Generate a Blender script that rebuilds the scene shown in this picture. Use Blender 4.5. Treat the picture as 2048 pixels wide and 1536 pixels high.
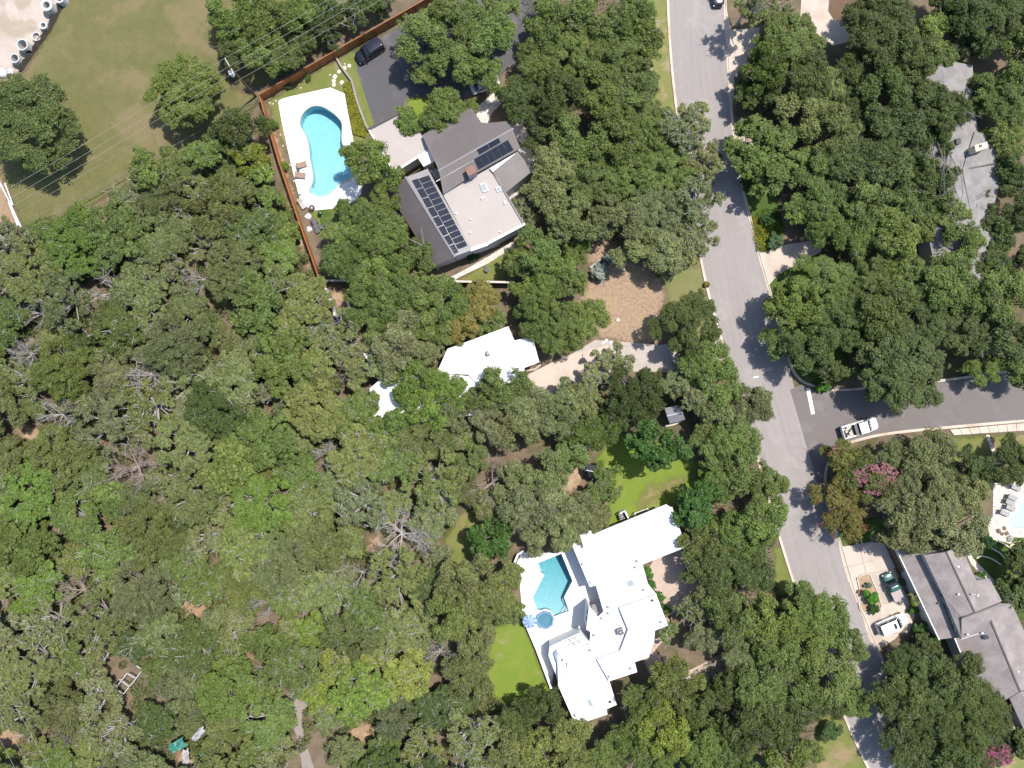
import bpy, math, random
import numpy as np
from mathutils import Vector, Matrix
from mathutils.geometry import tessellate_polygon
random.seed(7)
for o in list(bpy.data.objects): bpy.data.objects.remove(o)
scn = bpy.context.scene; COL = scn.collection

# ------------------------------------------------------------ camera, sky, sun
S = 0.078          # metres on the ground for one photo pixel
H = 110.0          # flying height
def G(u, v, h=0.0):
    k = S * (1 - h / H)
    return ((u - 1024) * k, (768 - v) * k, h)
cam = bpy.data.cameras.new('camera'); camo = bpy.data.objects.new('camera', cam); COL.objects.link(camo)
camo.location = (0, 0, H); camo.rotation_euler = (0, 0, 0)
cam.angle = 2 * math.atan(1024 * S / H); cam.clip_end = 2000; cam.clip_start = 1
scn.camera = camo
SUN_AZ = Vector((0.78, 0.62)).normalized(); SUN_EL = math.radians(65)
sd = Vector((SUN_AZ.x * math.cos(SUN_EL), SUN_AZ.y * math.cos(SUN_EL), math.sin(SUN_EL)))
w = bpy.data.worlds.new('World'); scn.world = w; w.use_nodes = True
nt = w.node_tree; sky = nt.nodes.new('ShaderNodeTexSky'); sky.sky_type = 'NISHITA'; sky.sun_disc = False
sky.sun_elevation = SUN_EL; sky.sun_rotation = math.atan2(SUN_AZ.x, SUN_AZ.y)
nt.links.new(sky.outputs[0], nt.nodes['Background'].inputs[0]); nt.nodes['Background'].inputs[1].default_value = 0.14
sl = bpy.data.lights.new('sun', 'SUN'); sl.energy = 4.2; sl.angle = math.radians(0.53); sl.color = (1, 0.95, 0.88)
so = bpy.data.objects.new('sun', sl); COL.objects.link(so); so.rotation_euler = sd.to_track_quat('Z', 'Y').to_euler(); so.location = sd * 150
scn.view_settings.view_transform = 'Standard'; scn.view_settings.look = 'None'
scn.view_settings.exposure = 0.88; scn.view_settings.gamma = 1; scn.view_settings.use_curve_mapping = False

# ------------------------------------------------------------ materials
MATS = {}
def dim(c): return tuple(x * .76 for x in c)
def new_mat(name):
    m = bpy.data.materials.new(name); m.use_nodes = True
    return m, m.node_tree, m.node_tree.nodes['Principled BSDF']
def mixc(nt, fac, a, b, mode='MIX'):
    n = nt.nodes.new('ShaderNodeMix'); n.data_type = 'RGBA'; n.blend_type = mode
    for sock, val in ((n.inputs[0], fac), (n.inputs[6], a), (n.inputs[7], b)):
        if hasattr(val, 'is_output') or hasattr(val, 'links'): nt.links.new(val, sock)
        elif isinstance(val, (int, float)): sock.default_value = val
        else: sock.default_value = (*val[:3], 1)
    return n.outputs[2]
def noise(nt, scale, detail=4, rough=.6, vec=None, dist=0):
    n = nt.nodes.new('ShaderNodeTexNoise'); n.inputs['Scale'].default_value = scale
    n.inputs['Detail'].default_value = detail; n.inputs['Roughness'].default_value = rough; n.inputs['Distortion'].default_value = dist
    if vec is not None: nt.links.new(vec, n.inputs['Vector'])
    return n.outputs['Fac']
def ramp(nt, fac, lo, hi):
    n = nt.nodes.new('ShaderNodeMapRange'); n.interpolation_type = 'SMOOTHSTEP'
    nt.links.new(fac, n.inputs[0]); n.inputs[1].default_value = lo; n.inputs[2].default_value = hi
    return n.outputs[0]
def math_n(nt, op, a, b):
    n = nt.nodes.new('ShaderNodeMath'); n.operation = op
    for s, v in ((n.inputs[0], a), (n.inputs[1], b)):
        if isinstance(v, (int, float)): s.default_value = v
        else: nt.links.new(v, s)
    return n.outputs[0]
def wpos(nt): return nt.nodes.new('ShaderNodeNewGeometry').outputs['Position']
def mat(name, a, b=None, s1=1.5, s2=9.0, rough=.8, bump=0.0, spec=.3, metal=0.0, c=None, s3=.25):
    """base colour a varied to b by two scales of noise, patches of c"""
    if name in MATS: return MATS[name]
    b = b or tuple(x * .8 for x in a); a, b = dim(a), dim(b); c = dim(c) if c else c
    m, nt, p = new_mat(name)
    P = wpos(nt)
    f = math_n(nt, 'ADD', math_n(nt, 'MULTIPLY', noise(nt, s1, 5, .65, P), .5), math_n(nt, 'MULTIPLY', noise(nt, s2, 4, .7, P), .5))
    f2 = ramp(nt, f, .36, .64)
    col = mixc(nt, f2, a, b)
    if c: col = mixc(nt, ramp(nt, noise(nt, s3, 4, .6, P, .4), .48, .66), col, c)
    nt.links.new(col, p.inputs['Base Color']); p.inputs['Roughness'].default_value = rough
    p.inputs['Specular IOR Level'].default_value = spec; p.inputs['Metallic'].default_value = metal
    if bump:
        bn = nt.nodes.new('ShaderNodeBump'); bn.inputs['Strength'].default_value = bump; bn.inputs['Distance'].default_value = .05
        nt.links.new(noise(nt, s2 * 1.7, 5, .7, P), bn.inputs['Height']); nt.links.new(bn.outputs[0], p.inputs['Normal'])
    MATS[name] = m; return m
def soft_mat(name, a, b, c=None, fade=1.2, s1=.5, s2=5., s3=.15, rag=1.3, bump=.5, cth=(.5, .62)):
    """ground cover that thins out towards the edge of its sheet"""
    if name in MATS: return MATS[name]
    a, b = dim(a), dim(b); c = dim(c) if c else c
    m, nt, p = new_mat(name); P = wpos(nt)
    f = math_n(nt, 'ADD', math_n(nt, 'MULTIPLY', noise(nt, s1, 5, .65, P), .45), math_n(nt, 'MULTIPLY', noise(nt, s2, 5, .75, P), .55))
    col = mixc(nt, ramp(nt, f, .38, .62), a, b)
    if c: col = mixc(nt, ramp(nt, noise(nt, s3, 5, .65, P, .5), *cth), col, c)
    nt.links.new(col, p.inputs['Base Color']); p.inputs['Roughness'].default_value = .9; p.inputs['Specular IOR Level'].default_value = .1
    bn = nt.nodes.new('ShaderNodeBump'); bn.inputs['Strength'].default_value = bump; bn.inputs['Distance'].default_value = .12
    nt.links.new(noise(nt, 6, 6, .75, P), bn.inputs['Height']); nt.links.new(bn.outputs[0], p.inputs['Normal'])
    at = nt.nodes.new('ShaderNodeAttribute'); at.attribute_name = 'edge'
    e = math_n(nt, 'ADD', at.outputs['Fac'], math_n(nt, 'MULTIPLY', math_n(nt, 'SUBTRACT', noise(nt, .9, 5, .7, P), .5), rag * 2))
    fa = ramp(nt, e, .05, fade)
    tr = nt.nodes.new('ShaderNodeBsdfTransparent'); mx = nt.nodes.new('ShaderNodeMixShader')
    nt.links.new(fa, mx.inputs[0]); nt.links.new(tr.outputs[0], mx.inputs[1]); nt.links.new(p.outputs[0], mx.inputs[2])
    nt.links.new(mx.outputs[0], nt.nodes['Material Output'].inputs[0])
    MATS[name] = m; return m

# ------------------------------------------------------------ mesh helpers
BASE = {}
def base_of(o): return BASE.get(o.name, Vector((0, 0, 0))) if o else Vector((0, 0, 0))
def tag(o, label=None, cat=None, group=None, kind=None):
    if label: o['label'] = label
    if cat: o['category'] = cat
    if group: o['group'] = group
    if kind: o['kind'] = kind
    return o
def thing(name, label, cat, loc, group=None, rz=0):
    o = bpy.data.objects.new(name, None); COL.objects.link(o); o.location = loc; o.rotation_euler.z = rz
    o.empty_display_size = .3
    BASE[o.name] = Vector(loc) if rz == 0 else Vector((0, 0, 0))
    return tag(o, label, cat, group)
def obj(name, me, m, parent=None):
    o = bpy.data.objects.new(name, me); COL.objects.link(o)
    if m is not None and not me.materials: me.materials.append(m)
    if parent is not None:
        o.parent = parent; BASE[o.name] = base_of(parent)
    return o
class MB:
    def __init__(s): s.v = []; s.f = []
    def add(s, vs, fs):
        n = len(s.v); s.v += [tuple(x) for x in vs]; s.f += [tuple(i + n for i in f) for f in fs]; return s
    def box(s, c, d, rz=0, tilt=None):
        hx, hy, hz = d[0] / 2, d[1] / 2, d[2] / 2; ca, sa = math.cos(rz), math.sin(rz); vs = []
        for z in (-hz, hz):
            for x, y in ((-hx, -hy), (hx, -hy), (hx, hy), (-hx, hy)):
                vs.append((c[0] + x * ca - y * sa, c[1] + x * sa + y * ca, c[2] + z))
        return s.add(vs, [(0, 3, 2, 1), (4, 5, 6, 7), (0, 1, 5, 4), (1, 2, 6, 5), (2, 3, 7, 6), (3, 0, 4, 7)])
    def tube(s, p, q, r0, r1=None, n=6, cap=True):
        r1 = r0 if r1 is None else r1; p = Vector(p); q = Vector(q); d = q - p
        if d.length < 1e-6: return s
        d.normalize(); a = d.orthogonal().normalized(); b = d.cross(a); vs = []
        for c, r in ((p, r0), (q, r1)):
            for i in range(n):
                t = 2 * math.pi * i / n; vs.append(c + a * (r * math.cos(t)) + b * (r * math.sin(t)))
        fs = [(i, (i + 1) % n, n + (i + 1) % n, n + i) for i in range(n)]
        if cap: fs += [tuple(range(n - 1, -1, -1)), tuple(range(n, 2 * n))]
        return s.add(vs, fs)
    def path(s, pts, r, n=6):
        for a, b in zip(pts[:-1], pts[1:]): s.tube(a, b, r, r, n)
        return s
    def lathe(s, c, prof, n=20):
        vs = []; m = len(prof)
        for r, z in prof:
            for i in range(n):
                t = 2 * math.pi * i / n; vs.append((c[0] + r * math.cos(t), c[1] + r * math.sin(t), c[2] + z))
        fs = [(k * n + i, k * n + (i + 1) % n, (k + 1) * n + (i + 1) % n, (k + 1) * n + i) for k in range(m - 1) for i in range(n)]
        if prof[0][0] > 1e-5: fs.append(tuple(range(n - 1, -1, -1)))
        if prof[-1][0] > 1e-5: fs.append(tuple((m - 1) * n + i for i in range(n)))
        return s.add(vs, fs)
    def prism(s, pts, z0, z1, top=True, bottom=False):
        n = len(pts); zt = z1 if isinstance(z1, (list, tuple)) else [z1] * n
        if area(pts) < 0: pts = pts[::-1]; zt = list(zt)[::-1]
        vs = [(x, y, z0) for x, y, *_ in pts] + [(p[0], p[1], z) for p, z in zip(pts, zt)]
        fs = [(i, (i + 1) % n, n + (i + 1) % n, n + i) for i in range(n)]
        tri = tessellate_polygon([[Vector((p[0], p[1], 0)) for p in pts]])
        if top: fs += [tuple(n + i for i in t) for t in fixt(tri, pts)]
        if bottom: fs += [tuple(i for i in t[::-1]) for t in fixt(tri, pts)]
        return s.add(vs, fs)
    def slab(s, p3, th):
        n = len(p3)
        if area(p3) < 0: p3 = p3[::-1]
        tri = fixt(tessellate_polygon([[Vector((p[0], p[1], 0)) for p in p3]]), p3)
        vs = [tuple(p) for p in p3] + [(p[0], p[1], p[2] - th) for p in p3]
        fs = [tuple(t) for t in tri] + [tuple(n + i for i in t[::-1]) for t in tri]
        fs += [(n + i, n + (i + 1) % n, (i + 1) % n, i) for i in range(n)]
        return s.add(vs, fs)
    def build(s, name, m, parent=None, smooth=False):
        b = base_of(parent); me = bpy.data.meshes.new(name)
        me.from_pydata([(x - b.x, y - b.y, z - b.z) for x, y, z in s.v], [], s.f)
        if smooth: me.polygons.foreach_set('use_smooth', [True] * len(me.polygons))
        me.update(); return obj(name, me, m, parent)
def area(pts): return sum(a[0] * b[1] - b[0] * a[1] for a, b in zip(pts, list(pts[1:]) + [pts[0]])) / 2
def fixt(tri, pts):
    out = []
    for t in tri:
        a, b, c = (pts[i] for i in t)
        out.append(t if (b[0] - a[0]) * (c[1] - a[1]) - (c[0] - a[0]) * (b[1] - a[1]) > 0 else (t[0], t[2], t[1]))
    return out
def Z(ox, oy, s):
    return lambda pts: [(ox + p[0] / s, oy + p[1] / s) + tuple(p[2:]) for p in pts]
z1 = Z(0, 0, 3.2); z2 = Z(420, 0, 3.34); z3 = Z(680, 180, 3.657); z4 = Z(1000, 0, 3.84); z5 = Z(1450, 0, 2.953)
z6 = Z(640, 540, 2.695); z7 = Z(980, 980, 3.2); z8 = Z(1580, 700, 3.658); y1 = Z(1600, 1040, 3.097); y2 = Z(0, 1150, 2.926)
y6 = Z(1140, 460, 4.266); y8 = Z(1560, 1000, 5.12); d8 = Z(1820, 1080, 4.267); pc = Z(1020, 1090, 7.68); cc = Z(1130, 1150, 8.08)
f8 = Z(1690, 1120, 9.04); p6 = Z(0, 0, 9.04); p4 = Z(580, 300, 8.53); q6 = Z(1940, 920, 7.315)
def W(pts, h=0): return [G(p[0], p[1], p[2] if len(p) > 2 else h) for p in pts]
def W2(pts, h=0): return [G(p[0], p[1], h)[:2] for p in pts]
def inside(P, poly):
    P = np.asarray(P, float); x, y = P[:, 0], P[:, 1]; r = np.zeros(len(P), bool); n = len(poly); j = n - 1
    for i in range(n):
        xi, yi = poly[i][:2]; xj, yj = poly[j][:2]
        if yi != yj: r ^= ((yi > y) != (yj > y)) & (x < (xj - xi) * (y - yi) / (yj - yi) + xi)
        j = i
    return r
def edge_dist(P, poly):
    P = np.asarray(P, float); d = np.full(len(P), 1e9)
    for a, b in zip(poly, list(poly[1:]) + [poly[0]]):
        a = np.array(a[:2]); b = np.array(b[:2]); ab = b - a; L = max(ab @ ab, 1e-9)
        t = np.clip(((P - a) @ ab) / L, 0, 1); d = np.minimum(d, np.linalg.norm(P - (a + t[:, None] * ab), axis=1))
    return d
def smooth_closed(pts, k=2):
    for _ in range(k):
        q = []
        for a, b in zip(pts, list(pts[1:]) + [pts[0]]):
            q += [(a[0] * .75 + b[0] * .25, a[1] * .75 + b[1] * .25), (a[0] * .25 + b[0] * .75, a[1] * .25 + b[1] * .75)]
        pts = q
    return pts
def smooth_open(pts, k=2):
    for _ in range(k):
        q = [pts[0]]
        for a, b in zip(pts[:-1], pts[1:]):
            q += [(a[0] * .75 + b[0] * .25, a[1] * .75 + b[1] * .25), (a[0] * .25 + b[0] * .75, a[1] * .25 + b[1] * .75)]
        pts = q + [pts[-1]]
    return pts
def soft_sheet(name, px, m, z, label, cell=.45, cat=None):
    poly = W2(px); A = np.array(poly); lo = A.min(0) - cell; hi = A.max(0) + cell
    nx, ny = (np.ceil((hi - lo) / cell)).astype(int) + 1
    X, Y = np.meshgrid(lo[0] + np.arange(nx) * cell, lo[1] + np.arange(ny) * cell, indexing='ij')
    P = np.stack([X.ravel(), Y.ravel()], 1); ins = inside(P, poly); d = np.where(ins, 1, -1) * edge_dist(P, poly)
    I = np.arange(nx * ny).reshape(nx, ny); q = np.stack([I[:-1, :-1], I[1:, :-1], I[1:, 1:], I[:-1, 1:]], -1).reshape(-1, 4)
    for pl_ in globals().get('POOLS', []):
        d = np.where(inside(P, pl_) | (edge_dist(P, pl_) < .3), -9, d)
    q = q[(d[q] > -1.0).all(1)]; used = np.unique(q); remap = -np.ones(nx * ny, int); remap[used] = np.arange(len(used))
    me = bpy.data.meshes.new(name); V = np.c_[P[used], np.full(len(used), z)]
    me.from_pydata(V.tolist(), [], remap[q].tolist())
    at = me.attributes.new('edge', 'FLOAT', 'POINT'); at.data.foreach_set('value', d[used].astype(np.float32)); me.update()
    o = obj(name, me, m); return tag(o, label, cat, None, 'structure')
def flat(name, px, m, z, label, holes=(), th=0, world=False):
    """flat ground sheet, or a slab with thickness, with holes"""
    outer = px if world else W2(px)
    loops = [[Vector((*p[:2], 0)) for p in outer]] + [[Vector((*p[:2], 0)) for p in h] for h in holes]
    tri = tessellate_polygon(loops); pts = [p for l in loops for p in l]; tri = fixt(tri, pts)
    vs = [(p.x, p.y, z) for p in pts]; fs = [tuple(t) for t in tri]
    if th:
        n = 0; vs += [(p.x, p.y, z - th) for p in pts]; N = len(pts)
        for l in loops:
            k = len(l)
            for i in range(k): fs.append((n + i, n + (i + 1) % k, N + n + (i + 1) % k, N + n + i))
            n += k
    me = bpy.data.meshes.new(name); me.from_pydata(vs, [], fs); me.update()
    return tag(obj(name, me, m), label, None, None, 'structure')

# ------------------------------------------------------------ pools, ground, roads
def pool_water_mat(name, tint, dens):
    m, nt, p = new_mat(name); nt.nodes.remove(p); P = wpos(nt)
    tr = nt.nodes.new('ShaderNodeBsdfTransparent'); tr.inputs[0].default_value = (.93, .98, 1, 1)
    gl = nt.nodes.new('ShaderNodeBsdfGlossy'); gl.inputs['Roughness'].default_value = .04
    bn = nt.nodes.new('ShaderNodeBump'); bn.inputs['Strength'].default_value = .25; bn.inputs['Distance'].default_value = .05
    nt.links.new(noise(nt, 4, 3, .5, P, 1.0), bn.inputs['Height']); nt.links.new(bn.outputs[0], gl.inputs['Normal'])
    fr = nt.nodes.new('ShaderNodeFresnel'); fr.inputs[0].default_value = 1.33; nt.links.new(bn.outputs[0], fr.inputs['Normal'])
    mx = nt.nodes.new('ShaderNodeMixShader'); nt.links.new(fr.outputs[0], mx.inputs[0]); nt.links.new(tr.outputs[0], mx.inputs[1]); nt.links.new(gl.outputs[0], mx.inputs[2])
    nt.links.new(mx.outputs[0], nt.nodes['Material Output'].inputs['Surface'])
    va = nt.nodes.new('ShaderNodeVolumeAbsorption'); va.inputs[0].default_value = (*tint, 1); va.inputs[1].default_value = dens
    nt.links.new(va.outputs[0], nt.nodes['Material Output'].inputs['Volume']); return m
POOL_A = smooth_closed(W2(z2([(598, 830), (608, 780), (640, 735), (690, 706), (750, 710), (810, 745), (855, 783), (882, 820), (884, 860), (878, 925), (890, 985), (925, 1045), (958, 1095), (985, 1145), (930, 1200), (890, 1208), (830, 1272), (790, 1305), (735, 1320), (690, 1302), (658, 1280), (682, 1235), (692, 1190), (684, 1130), (668, 1060), (662, 980), (645, 910), (615, 862)])), 1)
POOL_C = W2(pc([(405, 283), (790, 128), (962, 550), (832, 800), (908, 1012), (668, 1100), (665, 1060), (625, 1008), (530, 985), (455, 1008), (415, 990), (348, 800), (522, 455), (450, 410)]))
POOL_E = smooth_closed(W2(q6([(790, 560), (735, 640), (690, 740), (640, 800), (545, 870), (535, 930), (590, 975), (700, 990), (790, 1000), (1200, 1050), (1300, 700), (1050, 480)])), 1)
spa_c = G(*pc([(536, 1142)])[0])[:2]
def ngon(c, r, n, a0=0): return [(c[0] + r * math.cos(a0 + 2 * math.pi * i / n), c[1] + r * math.sin(a0 + 2 * math.pi * i / n)) for i in range(n)]
SPA_R = 145 / 7.68 * S; SPA_HOLE = ngon(spa_c, SPA_R - .28, 8, math.radians(10))
SPA_OUT = ngon(spa_c, SPA_R, 8, math.radians(10))
POOLS = [POOL_A, POOL_C, POOL_E]
dirt = mat('leaf_litter', (.205, .155, .108), (.125, .098, .066), .5, 7, .95, .6, .1, c=(.085, .085, .035), s3=.12)
big = [(-420, -420), (420, -420), (420, 420), (-420, 420)]
flat('ground', big, dirt, 0, 'brown leaf litter and bare soil under the trees', holes=POOLS, world=True)

field_m = soft_mat('field_grass', (.162, .148, .064), (.115, .118, .043), (.185, .152, .078), 1.0, .35, 4, .11, .8)
lawn_m = soft_mat('lawn_grass', (.125, .16, .036), (.19, .185, .065), (.26, .195, .11), 1.0, .5, 5, .16, 1.0, cth=(.52, .66))
bright_m = soft_mat('bright_lawn_grass', (.135, .21, .026), (.19, .225, .045), (.27, .22, .11), 1.0, .45, 5, .17, .9, cth=(.55, .68))
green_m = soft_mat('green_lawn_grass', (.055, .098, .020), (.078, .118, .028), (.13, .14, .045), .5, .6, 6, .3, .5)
straw_m = soft_mat('dry_grass', (.40, .29, .205), (.235, .162, .108), (.33, .255, .145), 2.0, 2.2, 7, .3, 1.6)
verge_m = soft_mat('verge_grass', (.16, .19, .05), (.22, .205, .085), (.30, .25, .15), 1.0, .6, 6, .25, 1.0)
soil_m = soft_mat('pale_soil', (.36, .245, .155), (.27, .18, .11), (.40, .30, .21), 1.4, .8, 6, .4, 1.6)
caliche_m = soft_mat('caliche_gravel', (.52, .445, .385), (.40, .335, .285), (.35, .29, .22), .6, .4, 8, .15, .5)
gravel_m = soft_mat('gravel', (.40, .37, .34), (.30, .275, .25), (.36, .30, .23), .8, .7, 9, .3, .7)
soft_sheet('field', [(130, -30), (430, -30), (445, 110), (470, 170), (530, 190), (500, 240), (420, 285), (300, 350), (180, 420), (60, 480), (42, 458), (-20, 320), (-20, 150), (44, 140), (95, 60)], field_m, .004, 'olive brown mown field crossed by the power lines')
soft_sheet('field', [(430, -30), (820, -30), (700, 60), (540, 175), (470, 180), (440, 110)], field_m, .006, 'dry grass under the trees north of the rust fence')
soft_sheet('gravel_yard', [(-30, -30), (140, -30), (92, 65), (42, 148), (-30, 160)], caliche_m, .010, 'pale gravel construction yard in the top left corner', .4)
soft_sheet('gravel_yard', [(-30, 330), (8, 345), (48, 460), (-30, 500)], soil_m, .010, 'sandy yard behind the white pipes at the left edge', .4)
soft_sheet('lawn', [(525, 200), (700, 95), (740, 110), (760, 255), (720, 300), (690, 460), (640, 490)], lawn_m, .004, 'patchy pool yard grass inside the rust fence')
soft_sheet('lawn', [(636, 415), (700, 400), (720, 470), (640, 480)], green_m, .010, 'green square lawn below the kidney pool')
soft_sheet('lawn', [(796, 215), (820, 188), (880, 190), (910, 215), (870, 250), (815, 250)], bright_m, .030, 'grass island beside the dark driveway')
soft_sheet('lawn', [(940, 570), (905, 560), (960, 525), (1010, 490), (1060, 470), (1050, 540), (1000, 570)], lawn_m, .006, 'narrow lawn along the flagstone walk')
soft_sheet('verge', [(1275, -30), (1352, -30), (1366, 240), (1285, 230), (1290, 130)], verge_m, .006, 'pale grass verge along the upper street')
soft_sheet('lawn', [(1300, 510), (1420, 480), (1470, 720), (1420, 720), (1330, 660)], soft_mat('thin_green_grass', (.15, .17, .06), (.21, .19, .085), None, 2.0, .5, 6, .2, 1.5), .006, 'thin greenish grass beside the tan lot')
soft_sheet('dry_lot', [(1140, 620), (1160, 560), (1215, 500), (1330, 520), (1345, 590), (1330, 700), (1240, 700), (1160, 680)], straw_m, .010, 'tan dry grass lot below the big oak')
soft_sheet('dry_lot', [(1150, 470), (1240, 470), (1250, 540), (1170, 540)], straw_m, .008, 'small bare patch above the tan lot')
soft_sheet('lawn', [(1180, 920), (1230, 860), (1330, 880), (1420, 930), (1400, 980), (1330, 1050), (1200, 1060), (1215, 990)], bright_m, .006, 'bright lawn north of the white house')
soft_sheet('dry_lot', [(1290, 965), (1390, 935), (1415, 950), (1310, 1010), (1270, 1040), (1260, 1000)], soft_mat('worn_grass', (.27, .21, .11), (.2, .2, .06), None, 2.2, .5, 6, .2, 2.2), .010, 'worn brownish patch of the bright lawn')
soft_sheet('lawn', [(962, 1340), (985, 1250), (1045, 1222), (1115, 1405), (1050, 1420), (985, 1405)], bright_m, .006, 'bright lawn left of the white house terrace')
soft_sheet('lawn', [(878, 1085), (915, 1025), (975, 985), (990, 1040), (965, 1150), (910, 1150)], lawn_m, .006, 'grass glade left of the white house pool')
soft_sheet('verge', [(1540, 1090), (1575, 1080), (1610, 1190), (1545, 1200)], lawn_m, .006, 'short grass verge left of the street')
soft_sheet('verge', [(1630, 1430), (1690, 1420), (1755, 1560), (1620, 1560)], lawn_m, .006, 'mown verge at the bottom of the street')
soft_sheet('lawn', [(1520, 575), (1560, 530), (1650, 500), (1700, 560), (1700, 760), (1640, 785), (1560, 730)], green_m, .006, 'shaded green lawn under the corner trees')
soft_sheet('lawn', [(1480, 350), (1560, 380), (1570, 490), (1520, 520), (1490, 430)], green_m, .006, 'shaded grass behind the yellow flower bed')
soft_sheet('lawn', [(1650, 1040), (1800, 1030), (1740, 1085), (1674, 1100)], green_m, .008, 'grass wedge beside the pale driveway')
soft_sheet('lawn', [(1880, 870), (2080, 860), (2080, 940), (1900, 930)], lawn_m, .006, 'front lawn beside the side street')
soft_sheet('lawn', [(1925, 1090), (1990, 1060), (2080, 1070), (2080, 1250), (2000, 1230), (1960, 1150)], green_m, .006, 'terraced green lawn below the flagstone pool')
soft_sheet('lawn', [(1960, 1440), (2080, 1420), (2080, 1560), (1940, 1560)], verge_m, .006, 'patchy grass in the bottom right corner')
soft_sheet('gravel_path', [(566, 1408), (590, 1375), (628, 1372), (622, 1410), (606, 1440), (612, 1480), (640, 1560), (605, 1560), (592, 1480)], soft_mat('path_gravel', (.30, .26, .235), (.25, .215, .19), None, .35, .7, 10, .3, .35), .008, 'grey gravel path through the lower wood', .3)
for i, (px, nm) in enumerate((
    ([(20, 850), (60, 835), (110, 865), (90, 895), (40, 885)], 'orange soil glade at the left edge'),
    ([(345, 1200), (400, 1182), (435, 1215), (400, 1252), (352, 1242)], 'orange soil opening in the lower left wood'),
    ([(475, 1310), (500, 1295), (530, 1315), (500, 1335)], 'bare soil gap beside the lower wood thicket'),
    ([(345, 1500), (395, 1490), (400, 1550), (350, 1550)], 'bare soil beside the teal tarps'),
    ([(-20, 1430), (30, 1420), (80, 1560), (-20, 1560)], 'pale track in the bottom left corner'),
    ([(700, 1440), (760, 1435), (770, 1480), (720, 1500), (690, 1480)], 'bright stony gap right of the gravel path'),
    ([(660, 570), (700, 570), (720, 620), (680, 640), (655, 600)], 'bare soil beside the white wall'),
    ([(520, 240), (550, 230), (600, 400), (640, 570), (615, 570), (570, 420)], 'bare soil strip outside the rust fence'),
    ([(1130, 935), (1170, 915), (1180, 980), (1110, 1000)], 'bare soil beside the black roofed hut'),
    ([(725, 1075), (765, 1055), (775, 1110), (730, 1105)], 'orange soil beside the twin bare tree'),
    ([(410, 590), (455, 575), (470, 610), (430, 640)], 'small green glade inside the wood') )):
    soft_sheet('clearing', px, lawn_m if 'green' in nm else soil_m, .004 + .0005 * i, nm, .3)

def uv_strip(name, left, right, m, z, label, parts=1):
    """road surface between two edge lines (same point count) with u across and v along in metres"""
    me = bpy.data.meshes.new(name); vs = []; fs = []; uv = []; d = 0; K = 6
    for i, (a, b) in enumerate(zip(left, right)):
        if i: d += math.dist(((left[i][0] + right[i][0]) / 2, (left[i][1] + right[i][1]) / 2), ((left[i - 1][0] + right[i - 1][0]) / 2, (left[i - 1][1] + right[i - 1][1]) / 2))
        wd = math.dist(a, b)
        for k in range(K + 1):
            t = k / K; vs.append((a[0] + (b[0] - a[0]) * t, a[1] + (b[1] - a[1]) * t, z)); uv.append((t * wd, d))
    fs = []
    for i in range(len(left) - 1):
        for k in range(K):
            q = (i * (K + 1) + k, i * (K + 1) + k + 1, (i + 1) * (K + 1) + k + 1, (i + 1) * (K + 1) + k); fs.append(q)
    if fs:
        a, b, c = (vs[j] for j in fs[0][:3])
        if (b[0] - a[0]) * (c[1] - a[1]) - (c[0] - a[0]) * (b[1] - a[1]) < 0: fs = [f[::-1] for f in fs]
    me.from_pydata(vs, [], fs); l = me.uv_layers.new(name='UVMap')
    for lp in me.loops: l.data[lp.index].uv = uv[lp.vertex_index]
    me.update(); return tag(obj(name, me, m), label, None, None, 'structure')
def asphalt(name, a, b, c, streak=.5):
    a, b, c = dim(a), dim(b), dim(c)
    m, nt, p = new_mat(name); P = wpos(nt)
    uvn = nt.nodes.new('ShaderNodeUVMap'); mp = nt.nodes.new('ShaderNodeMapping'); nt.links.new(uvn.outputs[0], mp.inputs[0]); mp.inputs['Scale'].default_value = (1.1, .03, 1)
    st = noise(nt, 1.5, 5, .7, mp.outputs[0])
    f = math_n(nt, 'ADD', math_n(nt, 'MULTIPLY', st, streak), math_n(nt, 'MULTIPLY', noise(nt, 14, 4, .75, P), 1 - streak))
    col = mixc(nt, ramp(nt, f, .38, .62), a, b); col = mixc(nt, ramp(nt, noise(nt, .22, 5, .7, P, .6), .5, .72), col, c)
    vo = nt.nodes.new('ShaderNodeTexVoronoi'); vo.feature = 'DISTANCE_TO_EDGE'; vo.inputs['Scale'].default_value = .22; vo.inputs['Randomness'].default_value = 1
    dv = nt.nodes.new('ShaderNodeVectorMath'); dv.operation = 'ADD'; nz = nt.nodes.new('ShaderNodeTexNoise'); nz.inputs['Scale'].default_value = .8; nz.inputs['Detail'].default_value = 6
    nt.links.new(P, nz.inputs['Vector']); nt.links.new(P, dv.inputs[0]); nt.links.new(nz.outputs['Color'], dv.inputs[1]); nt.links.new(dv.outputs[0], vo.inputs['Vector'])
    crack = math_n(nt, 'MULTIPLY', ramp(nt, vo.outputs['Distance'], .012, .0), math_n(nt, 'MULTIPLY', ramp(nt, noise(nt, .12, 3, .5, P), .48, .6), .35))
    col = mixc(nt, crack, col, tuple(x * .4 for x in a))
    nt.links.new(col, p.inputs['Base Color']); p.inputs['Roughness'].default_value = .85; p.inputs['Specular IOR Level'].default_value = .25
    bn = nt.nodes.new('ShaderNodeBump'); bn.inputs['Strength'].default_value = .3; bn.inputs['Distance'].default_value = .01
    nt.links.new(noise(nt, 30, 4, .7, P), bn.inputs['Height']); nt.links.new(bn.outputs[0], p.inputs['Normal']); return m
def resample(pts, n):
    P = np.array(pts, float); d = np.r_[0, np.cumsum(np.linalg.norm(np.diff(P, axis=0), axis=1))]
    t = np.linspace(0, d[-1], n); return [(float(np.interp(x, d, P[:, 0])), float(np.interp(x, d, P[:, 1]))) for x in t]
def at_y(pts, ys):
    P = np.array(pts, float); return [(float(np.interp(y, P[:, 1], P[:, 0])), float(y)) for y in ys]
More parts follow.
